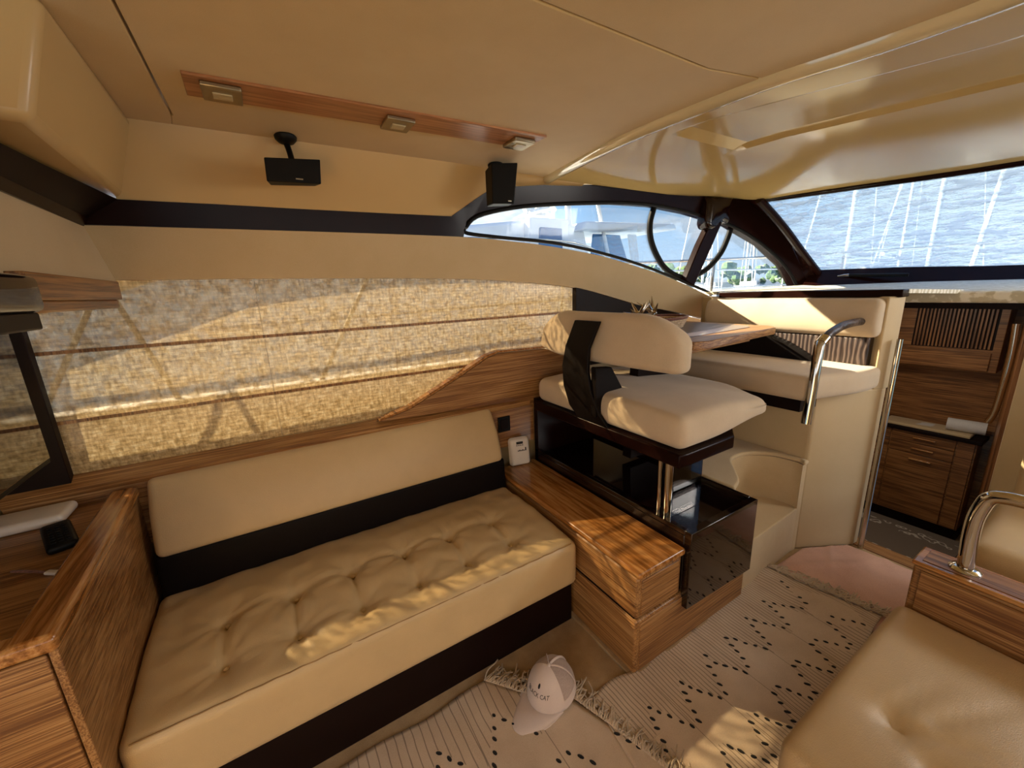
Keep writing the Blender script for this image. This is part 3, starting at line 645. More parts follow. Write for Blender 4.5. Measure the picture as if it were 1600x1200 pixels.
def onr(x0,x1,z0,z1,mat,nm):
    V = []
    for y in (1.8245,1.826):
        for x, z in ((x0,z0),(x1,z0),(x1,z1),(x0,z1)): V.append((x, y-.22*(x-1.135)+.10*(z-.484), z))
    return mesh(nm, V, [(0,1,2,3),(4,7,6,5),(0,4,5,1),(1,5,6,2),(2,6,7,3),(3,7,4,0)], mat, cse)
onr(1.115,1.155,.617,.632,'ink','display')
for i in range(4): onr(1.114+i*.0115,1.121+i*.0115,.607,.612,'ink','indicator_mark')
for i in range(6): onr(1.120+i*.009,1.127+i*.009,.574,.580+(.014 if i == 5 else .003*(i%2)),'ink','printed_mark')

# ================================================================ BLACK LACQUER BOX
kb = thing('lacquer_cabinet', 'black high-gloss box with recessed tray top in front of the steps', 'cabinet', (1.5,1.38,.19))
prism('front_panel', [(1.27,.20),(1.742,.18),(1.742,.542),(1.27,.548)], 'y', .808, .84, 'black', kb)
box('body', (1.27,1.742,.84,1.88,.27,.525), 'black', kb)
for b_ in ((1.27,1.295,.84,1.88,.525,.546),(1.725,1.742,.84,1.88,.525,.544)): box('rim', b_, 'black', kb)
prism('end_wall', [(1.27,.27),(1.72,.27),(1.72,.86),(1.27,.865)], 'y', 1.845, 1.88, 'trimd', kb)

# ================================================================ HELM-SIDE BENCH (backrest towards the camera)
hb = thing('dinette_bench', 'cream suede bench with black curved bracket over the lacquer box', 'bench', (1.5,1.4,.53))
prism('base_board', [(1.245,.866),(1.29,.862),(1.60,.862),(1.70,.93),(1.74,1.84),(1.245,1.84)], 'z', .805, .862, 'trimd', hb, bevel=.008, seg=3)
def hcf(p):
    x, y, z = p; u = ss(1.45,1.95,x)
    if z < .96: z += .055*u*(1-(z-.865)/.13)
    z += .018*math.sin(min(1,max(0,(y-.85)/1.0))*PI)*ss(.93,.99,z)+.012*math.sin(min(1,max(0,(x-1.25)/.7))*PI)*ss(.93,.99,z)
    if y < 1.15: x -= .10*(1-ss(.87,1.15,y))*u
    z -= .02*u
    return (x,y,z)
cushion('seat_cushion', (1.255,1.98,.868,1.83,.864,.995), .045, 'suede', hb, step=.04, fn=hcf)
def hbf(p):
    x, y, z = p
    t = (z-1.15)/.22; x += .035*t
    tt = min(1,max(0,t)); kr = max(0,1-(y-.925)/.24)**2; kl = max(0,(y-1.64)/.22)**2
    z -= .095*kr*tt; z -= .095*kl*tt; z += .03*kl*(1-tt); y += .02*kr*tt
    x += .05*((y-1.4)/.5)**2
    return (x,y,z)
cushion('backrest', (1.25,1.345,.925,1.86,1.148,1.378), .045, 'suede', hb, step=.04, fn=hbf)
# black blade bracket
bp = cat([(1.26,.845),(1.215,.93),(1.20,1.06),(1.21,1.20),(1.245,1.335)],5)
V, F = [], []
for i, (p) in enumerate([Vector((a,0,b)) for a, b in [(q[0],q[1]) for q in [(1.255,.84),(1.228,.92),(1.212,1.02),(1.208,1.12),(1.214,1.22),(1.235,1.345)]]]):
    t = i/5; ya, yb = (1.245+.085*t+.035*math.sin(t*PI)*0, 1.43+.03*t+.05*math.sin(t*PI))
    ya = [1.235,1.285,1.325,1.345,1.345,1.30][i]; yb = [1.44,1.50,1.525,1.53,1.51,1.465][i]
    V += [(p.x,ya,p.z),(p.x,yb,p.z),(p.x+.018,yb,p.z),(p.x+.018,ya,p.z)]
for i in range(5):
    for k in range(4): F.append((i*4+k,i*4+(k+1)%4,(i+1)*4+(k+1)%4,(i+1)*4+k))
F += [(3,2,1,0),(20,21,22,23)]
plabel(mesh('bracket', V, F, 'blackm', hb, bevel=.004, angle=60), 'curved black leather-covered bracket')
prism('bracket_foot', [(1.222,.90),(1.222,1.14),(1.32,1.13),(1.40,1.01),(1.40,.985),(1.30,.98),(1.26,.90)], 'y', 1.30, 1.335, 'blackm', hb, bevel=.005)
# steel pole and smoked panel under the bench
tube('pole', [(1.312,.955,.525),(1.308,.955,.81)], .017, 'chrome', hb, n=20)
tube('pole', [(1.300,.99,.525),(1.297,.99,.81)], .009, 'chrome', hb, n=12)
prism('glass_panel', [(1.335,.527),(1.53,.527),(1.53,.806),(1.335,.806)], 'y', .950, .958, 'smoke', hb, bevel=.001)

# ================================================================ RAISED PLATFORM AND STEP
R = []
pf = [(1.745,.86),(1.76,.95)]
crv = [(2.33,.995),(2.29,1.06),(2.20,1.115),(2.08,1.13),(1.97,1.10),(1.89,1.05),(1.84,.98),(1.80,.865)]
crv = [(p.x,p.y) for p in cat([(2.325,.905,0),(2.30,1.02,0),(2.20,1.11,0),(2.05,1.12,0),(1.93,1.03,0),(1.84,.96,0),(1.747,.93,0)],4)]
poly = [(2.33,.862)]+[(2.325,.872)]+crv+[(1.747,1.88),(2.34,1.88)]
struct(prism('floor', [(2.345,.868),(2.31,.872)]+crv+[(1.747,1.88),(2.345,1.88)], 'z', .0, .525, 'stepf', bevel=0, angle=40))
struct(prism('floor', [(2.345,.858),(2.303,.862)]+[(x,y-.012) for x,y in crv]+[(1.747,1.88),(2.345,1.88)], 'z', .527, .552, 'stepf', bevel=.01, seg=4, angle=40))
struct(prism('floor', [(1.746,.852),(2.325,.872),(2.325,1.2),(1.746,1.2)], 'z', 0, .268, 'stepf', bevel=.006, seg=3))

# ================================================================ FORWARD BENCH, COLUMN
fb = thing('dinette_settee', 'cream forward dinette seat facing aft with tall side column', 'bench', (2.5,1.3,0))
prism('column', [(2.345,.872),(2.37,.856),(2.645,.705),(2.70,.70),(2.72,.72),(2.72,1.80),(2.345,1.88)], 'z', 0.0, .93, 'vinyl', fb, bevel=.012, seg=3)
prism('column', [(2.60,.728),(2.65,.703),(2.70,.698),(2.735,.70),(2.735,1.76),(2.66,1.76),(2.66,.80)], 'z', .92, 1.392, 'vinyl', fb, bevel=.008)
prism('under_band', [(2.19,.875),(2.40,.868),(2.40,1.85),(2.19,1.85)], 'z', .845, .935, 'trimf', fb)
def fsf(p):
    x, y, z = p
    if y < 1.0:
        k = (1-ss(.72,1.0,y)); y += .10*(1-ss(2.05,2.55,x))*k
    z += .012*math.sin(min(1,max(0,(y-.75)/1.1))*PI)*(z>.99)
    return (x,y,z)
cushion('seat_cushion', (2.09,2.645,.712,1.85,.925,1.045), .035, 'suede', fb, step=.04, fn=fsf)
V, F = cushg((2.575,2.655,.765,1.80,1.04,1.195), .015, .05); plabel(mesh('lumbar_pad', V, F, 'croc', fb, angle=0), 'embossed brown lumbar pad')
prism('dark_panel', [(1.78,1.205),(1.30,1.205),(1.12,1.14),(.97,1.055),(1.78,1.055)], 'x', 2.48, 2.57, 'blackm', fb)
def fbf(p):
    x, y, z = p; x -= .03*math.sin(min(1,max(0,(z-1.18)/.2))*PI); return (x,y-.0,z)
cushion('backrest', (2.56,2.70,.735,1.66,1.19,1.385), .035, 'suede', fb, step=.04, fn=fbf)
struct(prism('trim_15', [(2.64,.69),(2.735,.69),(2.735,1.70),(2.64,1.62)], 'z', 1.388, 1.425, 'trimd', bevel=.004))
tag(tube('chrome_post', [(2.655,.672,0),(2.655,.672,1.185)], .013, 'chrome', n=16), 'tall thin steel pole on the edge of the cream column', 'pole')
hr = thing('grab_rail', 'steel grab rail with dark wrapped upper bend on the dinette seat', 'handrail', (2.11,.80,.83))
tube('upright', [(2.085,.80,.83),(2.10,.80,1.0),(2.11,.80,1.195),(2.125,.80,1.213)], .021, 'chrome', hr, n=18)
tube('wrapped_bend', cat([(2.122,.80,1.213),(2.20,.80,1.243),(2.32,.80,1.268),(2.45,.80,1.275),(2.56,.80,1.272)],5), .019, 'croc', hr, n=18)
tube('rail_collar', [(2.115,.80,1.205),(2.155,.80,1.226)], .0225, 'chrome', hr, n=18)
tube('wall_mount', [(2.095,.80,.92),(2.16,.83,.925),(2.22,.88,.93)], .010, 'chrome', hr, n=12)

# ================================================================ TABLE, BASKET, SCULPTURES
tb = thing('dinette_table', 'oak edged table with dark inlay between the two dinette benches', 'table', (1.8,1.45,.55))
prism('tabletop', [(1.43,.965),(1.50,.945),(2.13,1.00),(2.19,1.05),(2.19,1.84),(1.43,1.84)], 'z', 1.232, 1.266, 'oakx', tb, bevel=.004)
prism('inlay', [(1.50,1.06),(2.06,1.09),(2.11,1.13),(2.11,1.80),(1.50,1.80)], 'z', 1.2655, 1.268, 'tablein', tb, bevel=0)
prism('folding_leaf', [(1.45,1.02),(2.0,1.05),(2.0,1.80),(1.45,1.80)], 'z', 1.205, 1.231, 'oakx', tb, bevel=.003)
prism('pedestal', [(1.60,.553),(1.95,.553),(1.90,1.205),(1.65,1.205)], 'y', 1.42, 1.48, 'trimf', tb)
bk = thing('woven_basket', 'shallow woven basket with brown rim on the dinette table', 'basket', (1.74,1.42,1.268))
def ell(a, b, z, c=(1.74,1.42), n=40): return [Vector((c[0]+a*math.cos(2*PI*k/n), c[1]+b*math.sin(2*PI*k/n), z)) for k in range(n)]
for i in range(5): mesh('coil', *tubeg(ell(.19+.006*i,.11+.005*i,1.2745+i*.0115), .0075, 8, True), 'basket' if i < 4 else 'basketb', bk, angle=0)
V = ell(.19,.11,1.270)+ell(.19,.11,1.276); n = 40
mesh('bottom', V, [tuple(range(n))[::-1], tuple(range(n,2*n))]+[(i,(i+1)%n,n+(i+1)%n,n+i) for i in range(n)], 'basket', bk)
def spiky(label, c, seed, s):
    rnd = random.Random(seed); t = thing('spiked_ornament', label, 'ornament', c, 'silver spiked ornaments')
    V, F = latheg([(.004,-.016),(.014,-.010),(.018,0),(.014,.010),(.004,.016)], 14, c); mesh('core', V, F, 'chrome', t)
    for k in range(9):
        d = Vector((rnd.uniform(-1,1), rnd.uniform(-1,1), rnd.uniform(-.15,1))).normalized(); b_ = Vector((rnd.uniform(-.3,.3),rnd.uniform(-.3,.3),.4))
        L = s*rnd.uniform(.8,1.2); P = [Vector(c)+d*L*u+b_*L*.35*u*u for u in (0,.25,.5,.75,1)]
        mesh('spike', *tubeg(P, [.011,.009,.0065,.004,.001], 8), 'chrome', t)
spiky('silver spiked ornament in the basket, left one', (1.60,1.40,1.345), 3, .07)
spiky('silver spiked ornament in the basket, right one nearer its middle', (1.70,1.39,1.35), 11, .075)

# ================================================================ GALLEY
gx = 4.32
gc = thing('galley_cabinet', 'oak galley base cabinet with three handles below the dark counter', 'cabinet', (gx+.1,.8,-.57))
box('body', (gx,4.49,.56,1.30,-.47,.255), 'oakdx', gc)
box('counter', (gx-.04,4.49,.535,1.30,.255,.285), 'trimf', gc, bevel=.005)
box('plinth', (gx+.03,4.49,.56,1.30,-.57,-.47), 'trimf', gc)
dr = [('drawer',(.665,1.03,.165,.248)),('drawer',(.665,1.03,.075,.158)),('door',(.665,1.03,-.46,.068)),('door',(1.04,1.29,-.46,.158)),('door',(.57,.655,-.46,.248)),('drawer',(1.04,1.29,.165,.248))]
for i, (nm, (a,b,c,d)) in enumerate(dr):
    f_ = box(nm, (gx-.014,gx-.001,a,b,c,d), 'oakdx', gc, bevel=.002)
    if i < 3: mesh('handle', *cushg((gx-.034,gx-.014,.77,.90,d-.045,d-.033), .004, .03), 'oaktop', f_, angle=0)
gv = thing('vent_locker', 'oak upper galley locker with upright slatted vent', 'locker', (gx,.85,.75))
box('body', (gx-.02,4.49,.56,1.30,.79,1.29), 'oakdx', gv)
box('lower_board', (gx-.035,gx-.02,.60,1.10,.80,.93), 'oakdx', gv)
box('vent_recess', (gx-.022,gx-.019,.60,1.02,.95,1.24), 'trimf', gv, bevel=0)
for k in range(20): box('slat', (gx-.034,gx-.022,.612+k*.0202,.623+k*.0202,.955,1.238), 'oakdz', gv, bevel=.001)
bd = tag(mesh('cutting_board', *cushg((gx-.03,4.48,.60,1.10,.286,.312), .009, .06), 'vinyl', angle=0), 'pale cutting board lying on the galley counter', 'cutting board')
pt = thing('paper_towel_roll', 'white paper towel roll lying on the cutting board', 'paper towel', (4.38,.70,.307))
ax_ = Vector((.12,-.99,0)).normalized()
def roll(a, b, r0, r1, nm, mat):
    n = 24; V, F = [], []
    A, B = Vector((4.36,.745,.36))+ax_*a, Vector((4.36,.745,.36))+ax_*b; s = ax_.cross(Vector((0,0,1)))
    for P_, r in ((A,r0),(A,r1),(B,r1),(B,r0)):
        for k in range(n): q = 2*PI*k/n; V.append(P_+s*math.cos(q)*r+Vector((0,0,1))*math.sin(q)*r)
    for j in range(4):
        for k in range(n): F.append((j*n+k,j*n+(k+1)%n,((j+1)%4)*n+(k+1)%n,((j+1)%4)*n+k))
    return mesh(nm, V, F, mat, pt, angle=50)
roll(0,.20,.020,.046,'sheets','paper'); roll(-.002,.202,.016,.0215,'core','trimf')
strip('loose_sheet', [(4.35,.80,.309),(4.34,.88,.312),(4.33,.93,.309)], [(4.44,.80,.309),(4.43,.87,.313),(4.42,.90,.309)], 'paper', pt, th=(0,0,.002))
tag(tube('companionway_rail', cat([(3.60,.452,.61),(3.60,.435,.70),(3.60,.430,1.0),(3.60,.440,1.20)],4), .016, 'chrome', n=14), 'steel grab rail upright at the right side of the galley entrance', 'handrail')
tag(box('runner_rug', (3.62,4.345,.50,1.27,-.570,-.560), 'runner', bevel=.003), 'grey runner rug with pale scroll borders on the galley floor', 'rug')
# steps down
struct(box('floor', (2.76,3.0,.36,1.30,-.57,-.28), 'carpet', bevel=.004))

# ================================================================ STARBOARD SIDE FOREGROUND
def s2f(p):
    x, y, z = p
    if z > .37:
        t = ss(.37,.44,z); d = 0
        for a, b in ((1.136,.200-.03),(1.08,.08),(1.35,-.25),(1.02,-.25)):
            r2 = (x-a)**2+(y-b)**2; d += .016*math.exp(-r2/.0008)+.010*math.exp(-r2/.008)
        # creases running from the dimples
        for (a,b,c,e2) in ((1.136,.17,1.30,-.12),(1.08,.08,1.13,-.2),(1.15,.19,1.40,.12),(1.2,.12,1.50,-.02)):
            L = Vector((c-a,e2-b)); q = Vector((x-a,y-b)); u = q.dot(L)/L.length_squared
            if 0 < u < 1: d += .008*math.exp(-((q-L*u).length**2)/.00012)*(1-u)
        z += t*(.012*math.sin(min(1,max(0,(x-.87)/.78))*PI)-d+noise.noise(Vector((x*6,y*8,1)))*.004)
    return (x,y,z)
st = thing('starboard_sofa', 'cream leather sofa seat in the lower right foreground', 'sofa', (1.26,-.1,0))
cushion('seat_cushion', (.868,1.648,-.75,.300,.225,.445), .035, 'leather3', st, step=.016, fn=s2f)
box('plinth', (.93,1.64,-.75,.25,0,.228), 'trimf', st)
mesh('seat_stitching', *tubeg([(.905,-.6,.4425),(.905,0,.4435),(.905,.22,.443),(.93,.262,.4435),(1.2,.266,.452),(1.6,.266,.444)], .0018, 5), 'piping', st)
mesh('seat_stitching', *tubeg([(.866,.0,.40),(.867,.24,.40),(.885,.29,.402),(1.2,.302,.402)], .0018, 5), 'piping', st)
ab = thing('arm_block', 'oak partition block carrying the steel rail beside the starboard sofa', 'partition', (1.715,-.2,0))
box('body', (1.66,1.775,-.9,.285,.0,.585), 'oaky', ab, bevel=.008, seg=3)
box('aft_panel', (1.652,1.661,-.88,.265,.02,.575), 'oaky', ab, bevel=.002)
box('cap_rail', (1.655,1.78,-.9,.29,.585,.60), 'oaktop', ab, bevel=.005)
box('cap_inlay', (1.675,1.762,-.88,.27,.600,.602), 'oakdx', ab, bevel=.001)
cr_ = thing('steel_rail', 'polished steel bent handrail on the starboard oak block', 'handrail', (1.72,.185,.602))
tube('rail_bar', cat([(1.72,.187,.602),(1.72,.190,.66),(1.72,.193,.72),(1.72,.192,.78),(1.72,.184,.828),(1.72,.176,.850),(1.72,.155,.862),(1.72,.08,.868),(1.72,-.3,.875),(1.72,-.7,.88)],5), .019, 'chrome', cr_, n=24)
V, F = latheg([(.036,0),(.036,.003),(.030,.008),(.021,.010)], 28, (1.72,.187,.602)); mesh('flange', V, F, 'chrome', cr_)
# helm chair base behind the block
hc = thing('helm_chair', 'cream leather helm seat behind the steel rail', 'seat', (2.3,-.2,0))
cushion('seat_cushion', (1.98,2.62,-.8,.235,.33,.57), .07, 'leather2', hc, step=.04)
box('plinth', (2.02,2.60,-.8,.20,0,.34), 'vinyl', hc)
cushion('backrest', (2.55,2.68,-.8,.21,.40,.90), .05, 'leather2', hc, step=.05)

# ================================================================ FLOOR TEXTILES
R1 = [(1.977,.764),(1.964,.731),(1.796,.756),(1.79,.723),(1.823,.722),(1.843,.693),(1.866,.665),(1.892,.638),(1.931,.639),(1.944,.669),(1.782,.694),(1.767,.662),(1.632,.747),(1.651,.72),(1.615,.711),(1.671,.687),(1.692,.661),(1.714,.632),(1.748,.63),(1.601,.681),(1.592,.654),(1.458,.736),(1.483,.711),(1.442,.704),(1.498,.677),(1.521,.649),(1.54,.619),(1.577,.622),(1.432,.676),(1.42,.645),(1.401,.616),(1.309,.734),(1.311,.692),(1.331,.665),(1.353,.637),(1.37,.608),(1.277,.698),(1.263,.666),(1.245,.634),(1.229,.602),(1.196,.604),(1.13,.715),(1.141,.686),(1.156,.658),(1.178,.629),(1.105,.684),(1.09,.658),(1.074,.624),(1.06,.597),(.953,.718),(.969,.69),(.989,.661),(1.008,.626),(1.027,.599),(.931,.687),(.92,.659),(.906,.622),(.89,.599),(.793,.721),(.81,.684),(.823,.654),(.842,.626),(.858,.596),(1.936,.538),(1.951,.504),(1.973,.475),(1.989,.447),(1.897,.533),(1.884,.503),(1.868,.471),(1.759,.527),(1.721,.527),(1.781,.501),(1.803,.472),(1.818,.44),(1.85,.442),(1.705,.497),(1.692,.465),(1.68,.435),(1.587,.52),(1.552,.519),(1.605,.491),(1.62,.462),(1.642,.433),(1.532,.487),(1.515,.457),(1.502,.427),(1.414,.51),(1.434,.483),(1.449,.455),(1.467,.427),(1.375,.505),(1.359,.476),(1.346,.447),(1.329,.421),(1.244,.5),(1.26,.472),(1.277,.443),(1.296,.419),(1.206,.497),(1.193,.471),(1.177,.437),(1.164,.404),(1.072,.493),(1.09,.468),(1.11,.437),(1.129,.41),(1.037,.495),(1.019,.465)]
R2 = [(.259,.999),(.282,.965),(.307,.933),(.242,.962),(.471,1.006),(.494,.972),(.517,.938),(.542,.906),(.565,.874),(.452,.968),(.436,.938),(.417,.901),(.398,.87),(.62,.768),(.646,.737),(.668,.704),(.579,.767)]
def rz(x, y): return .010+.004*noise.noise(Vector((x*5,y*5,2)))+.003*noise.noise(Vector((x*14,y*9,5)))
def rug(name, cf, nu, nv, mat, label, dots, ztop, th=.006):
    root = thing(name, label, 'rug', (*cf(.5,.5),0)); V, F = [], []
    for i in range(nu+1):
        for j in range(nv+1): x, y = cf(i/nu, j/nv); V.append((x, y, ztop(x,y)))
    m_ = len(V); V += [(a,b,max(.0005,c-th)) for a,b,c in V]
    for i in range(nu):
        for j in range(nv): a = i*(nv+1)+j; F.append((a,a+nv+1,a+nv+2,a+1)); F.append((m_+a,m_+a+1,m_+a+nv+2,m_+a+nv+1))
    def sd(a, b): F.append((a,b,m_+b,m_+a))
    for i in range(nu): sd(i*(nv+1),(i+1)*(nv+1)); sd((i+1)*(nv+1)+nv,i*(nv+1)+nv)
    for j in range(nv): sd(j+1,j); sd(nu*(nv+1)+j,nu*(nv+1)+j+1)
    # object coordinates of the pattern are world ones: keep the mesh origin at 0
    o = mesh('woven_cloth', V, F, mat, root, angle=0); 
    if dots:
        G = []
        for k, (x, y) in enumerate(dots):
            z = ztop(x,y); a = random.uniform(.5,1.2); c, s = math.cos(a+1.2), math.sin(a+1.2)
            L = random.uniform(.008,.0125); v, f = latheg([(.3,-.3),(.8,-.15),(1,.1),(.7,.5),(.25,.7)], 8)
            G.append(([(x+(p[0]*L)*c-(p[1]*.006)*s, y+(p[0]*L)*s+(p[1]*.006)*c, z+p[2]*.004) for p in v], f))
        V, F = join(*G); t_ = mesh('tufts', V, F, 'tuft', root); t_['kind'] = 'stuff'
    return root, o
def c1(u, v):  # u along x from near end, v across from starboard to port
    xl, xr = .80+.0*v, 2.06
    x = (.70+.11*v)*(1-u)+(2.11-.08*v)*u
    y = (.262+.158*ss(.2,1,u)*1)*(1-v)+(.845+.03*u+.012*math.sin(u*23)+.01*math.sin(u*9+1))*v
    return x, y
def z1(x, y): return rz(x,y)+.004+.018*ss(1.88,1.98,x)
rootm = thing
r1, r1o = rug('woven_rug', c1, 90, 46, rugmat('cream_rug_black_tufts', .953-1.40, .1695, .735-.49, 1.75, .525-.49, 1.3, True), 'cream woven rug with black tufted zigzags in the walkway', R1, z1)
c_ = c1(.5,.5); mt = r1o.data.materials[0]
def c2(u, v):
    x = -.35+(1.02+.0*v)*u; x += .0
    xe = .50*v+.80*(1-v) if v > .0 else .8
    xe = interp([(0,.86),(.35,.80),(.62,.745),(.8,.60),(1,.50)], v)
    x = -.40+(xe+.40)*u; y = .52+(1.135-.52)*v+.006*math.sin(u*15)*v
    return x, y
r2, r2o = rug('woven_rug', c2, 60, 40, rugmat('cream_rug_plain_lines', .471-.20, .212, 1.01-.8275, 1.45, 0, 0, False), 'cream woven rug with a fringed end lying under the white cap', R2, rz)
for ro, (X0, Y0) in ((r1o, (1.40,.49)), (r2o, (.20,.8275))):
    # put the mesh data into coordinates measured from (X0, Y0) so that the woven pattern registers with the tufts
    d = Vector((X0,Y0,0))-wloc(ro); ro.data.transform(Matrix.Translation(-d)); ro.location = d
def fringe(root, pts, L, n, seed, z=.014, bend=.02, d=(1,.1)):
    rnd = random.Random(seed); G = []; P = resample([(a,b,0) for a,b in pts], n)
    for p in P:
        dx, dy = d[0]+rnd.uniform(-.5,.5), d[1]+rnd.uniform(-.5,.5); l = L*rnd.uniform(.7,1.15)
        q = [Vector((p.x,p.y,z)), Vector((p.x+dx*l*.35+rnd.uniform(-.006,.006), p.y+dy*l*.35+rnd.uniform(-.006,.006), z+rnd.uniform(.002,.010))), Vector((p.x+dx*l*.7+rnd.uniform(-bend,bend)*.5, p.y+dy*l*.7+rnd.uniform(-bend,bend)*.5, z-.001)), Vector((p.x+dx*l+rnd.uniform(-bend,bend), p.y+dy*l+rnd.uniform(-bend,bend), z-.003))]
        G.append(tubeg(cat(q,3), .0028, 5))
    V, F = join(*G); o = mesh('fringe', V, F, 'yarn', root, angle=0); o['kind'] = 'stuff'
fringe(r1, [c1(1,v/20) for v in range(21)], .085, 230, 3, z=.036, d=(.5,-.15))
fringe(r2, [c2(1,v/20) for v in range(21)], .07, 210, 5, z=.014, d=(.75,.35))
# fringe folded round the cap's far side
fringe(r2, [(.56,1.10),(.60,1.07),(.66,1.03)], .05, 40, 9, z=.012, d=(.2,.5))
# pink blanket
V, F = [], []; nu, nv = 50, 40
def cp(u, v):
    # four corners: near-starboard, near-port, far-port, far-starboard
    A, B, C, D = (2.02,.36),(1.97,.86),(2.60,.845),(2.63,.38)
    x = (A[0]*(1-v)+B[0]*v)*(1-u)+(D[0]*(1-v)+C[0]*v)*u; y = (A[1]*(1-v)+B[1]*v)*(1-u)+(D[1]*(1-v)+C[1]*v)*u
    if v > .97 and u > .3 and u < .7: y -= .002
    return x, min(y, .845 if x < 2.35 else .845-.53*(x-2.35)+.0)
for i in range(nu+1):
    for j in range(nv+1):
        x, y = cp(i/nu, j/nv); z = .018+.006*noise.noise(Vector((x*7,y*7,0)))+.007*math.exp(-((y+.55*x-1.98)**2)/.0004)+.005*math.exp(-((y-.35*x+.12)**2)/.0003)
        if i in (0,nu) or j in (0,nv): z = .007
        V.append((x,y,z))
m_ = len(V); V += [(a,b,.0008) for a,b,c in V]
for i in range(nu):
    for j in range(nv): a = i*(nv+1)+j; F.append((a,a+nv+1,a+nv+2,a+1)); F.append((m_+a,m_+a+1,m_+a+nv+2,m_+a+nv+1))
for i in range(nu):
    a, b = i*(nv+1), (i+1)*(nv+1); F += [(a,m_+a,m_+b,b),(b+nv,m_+b+nv,m_+a+nv,a+nv)]
for j in range(nv): F += [(j+1,m_+j+1,m_+j,j),(nu*(nv+1)+j,m_+nu*(nv+1)+j,m_+nu*(nv+1)+j+1,nu*(nv+1)+j+1)]
tag(mesh('plush_mat', V, F, 'pink', angle=0), 'pink plush mat spread on the floor before the galley entrance', 'mat')

# ================================================================ CAP
cp_ = thing('baseball_cap', 'white baseball cap with black print lying on the rugs', 'cap', (.70,.965,.018))
cp_.rotation_euler = (math.radians(0), math.radians(-6), math.radians(14))
RX, RY, RZ = .100, .087, .122
def dome(a, t):  # a around (0 = back +x), t from rim 0 to top 1
    q = t*PI/2; r = math.cos(q)**.85; return Vector((RX*r*math.cos(a), RY*r*math.sin(a), RZ*math.sin(q)))
def domemesh(nm, a0, a1, t0, mat, out=0.0, closed=False):
    n, k = 40, 14; V, F = [], []
    for i in range(n+1):
        for j in range(k+1):
            a = a0+(a1-a0)*i/n; t = t0+(1-t0)*j/k*.995; V.append(dome(a,t)*(1+out))
    m_ = len(V); V += [v*.97 for v in V]
    for i in range(n):
        for j in range(k):
            b = i*(k+1)+j; F.append((b,b+k+1,b+k+2,b+1)); F.append((m_+b,m_+b+1,m_+b+k+2,m_+b+k+1))
        b = i*(k+1); F.append((b,m_+b,m_+b+k+1,b+k+1))
    return mesh(nm, V, F, mat, cp_, local=True, angle=0)
domemesh('crown_front', PI*.58, PI*1.42, 0, 'cap'); domemesh('crown_back', -PI*.58, PI*.58, .0, 'capmesh', -.01)
n = 40; V = []
for t in (0,.20):
    for i in range(n+1): V.append(dome(-PI*.58+PI*1.16*i/n, t)*1.005)
for t in (.20,0):
    for i in range(n+1): V.append(dome(-PI*.58+PI*1.16*i/n, t)*.975)
F = [(j*(n+1)+i, j*(n+1)+i+1, ((j+1)%4)*(n+1)+i+1, ((j+1)%4)*(n+1)+i) for j in range(4) for i in range(n)]
mesh('sweatband', V, F, 'cap', cp_, local=True)
for a in (-PI*.30,0,PI*.30):
    V, F = tubeg([dome(a,t/12*.97)*1.008 for t in range(13)], .0045, 8, flat=.3); mesh('seam', V, F, 'cap', cp_, local=True)
# brim
V, F = [], []; nb, mb = 24, 8
for i in range(nb+1):
    a = PI*.62+PI*.76*i/nb
    for j in range(mb+1):
        s = j/mb; p = dome(a,.02); ext = .098*math.sin(PI*i/nb)**.55
        x = p.x-ext*s; y = p.y*(1+.04*s); z = .012-.018*s*s+.030*(1-(y/.085)**2)*(.25+.75*s)-.010
        V.append((x,y,max(z,.002)))
m_ = len(V); V += [(a,b,c-.0025) for a,b,c in V]
for i in range(nb):
    for j in range(mb):
        b = i*(mb+1)+j; F.append((b,b+mb+1,b+mb+2,b+1)); F.append((m_+b,m_+b+1,m_+b+mb+2,m_+b+mb+1))
    b = i*(mb+1)+mb; F.append((b,b+mb+1,m_+b+mb+1,m_+b))
mesh('brim', V, F, 'cap', cp_, local=True, angle=0)
V, F = latheg([(.007,0),(.006,.004),(.002,.006)], 12, (0,0,RZ-.001)); mesh('top_button', V, F, 'cap', cp_, local=True)
# print wrapped on the crown
def wraptext(body, size, t0, nm, amid=PI):
    cu = bpy.data.curves.new('t', 'FONT'); cu.body = body; cu.size = size; cu.align_x = 'CENTER'; cu.extrude = .0; cu.resolution_u = 2
    o = bpy.data.objects.new('t', cu); COL.objects.link(o); bpy.context.view_layer.update()
    me = o.evaluated_get(bpy.context.evaluated_depsgraph_get()).to_mesh()
    V = []; 
    for v in me.vertices:
        t = t0+v.co.y/.13; a = amid+v.co.x/(.088*math.cos(t*PI/2)); V.append(dome(a,t)*1.012)
    F = [tuple(p.vertices) for p in me.polygons]; o.to_mesh_clear(); bpy.data.objects.remove(o); bpy.data.curves.remove(cu)
    mesh(nm, V, F, 'ink', cp_, local=True, smooth=False)
wraptext('BLACK CAT', .0165, .34, 'printed_text', PI+.10)
V = []; n = 14
for k in range(n): q = 2*PI*k/n; V.append(dome(PI+.12+.07*math.cos(q), .56+.055*math.sin(q))*1.012)
mesh('printed_emblem', V+[dome(PI+.12,.56)*1.02], [(k,(k+1)%n,n) for k in range(n)], 'ink', cp_, local=True)

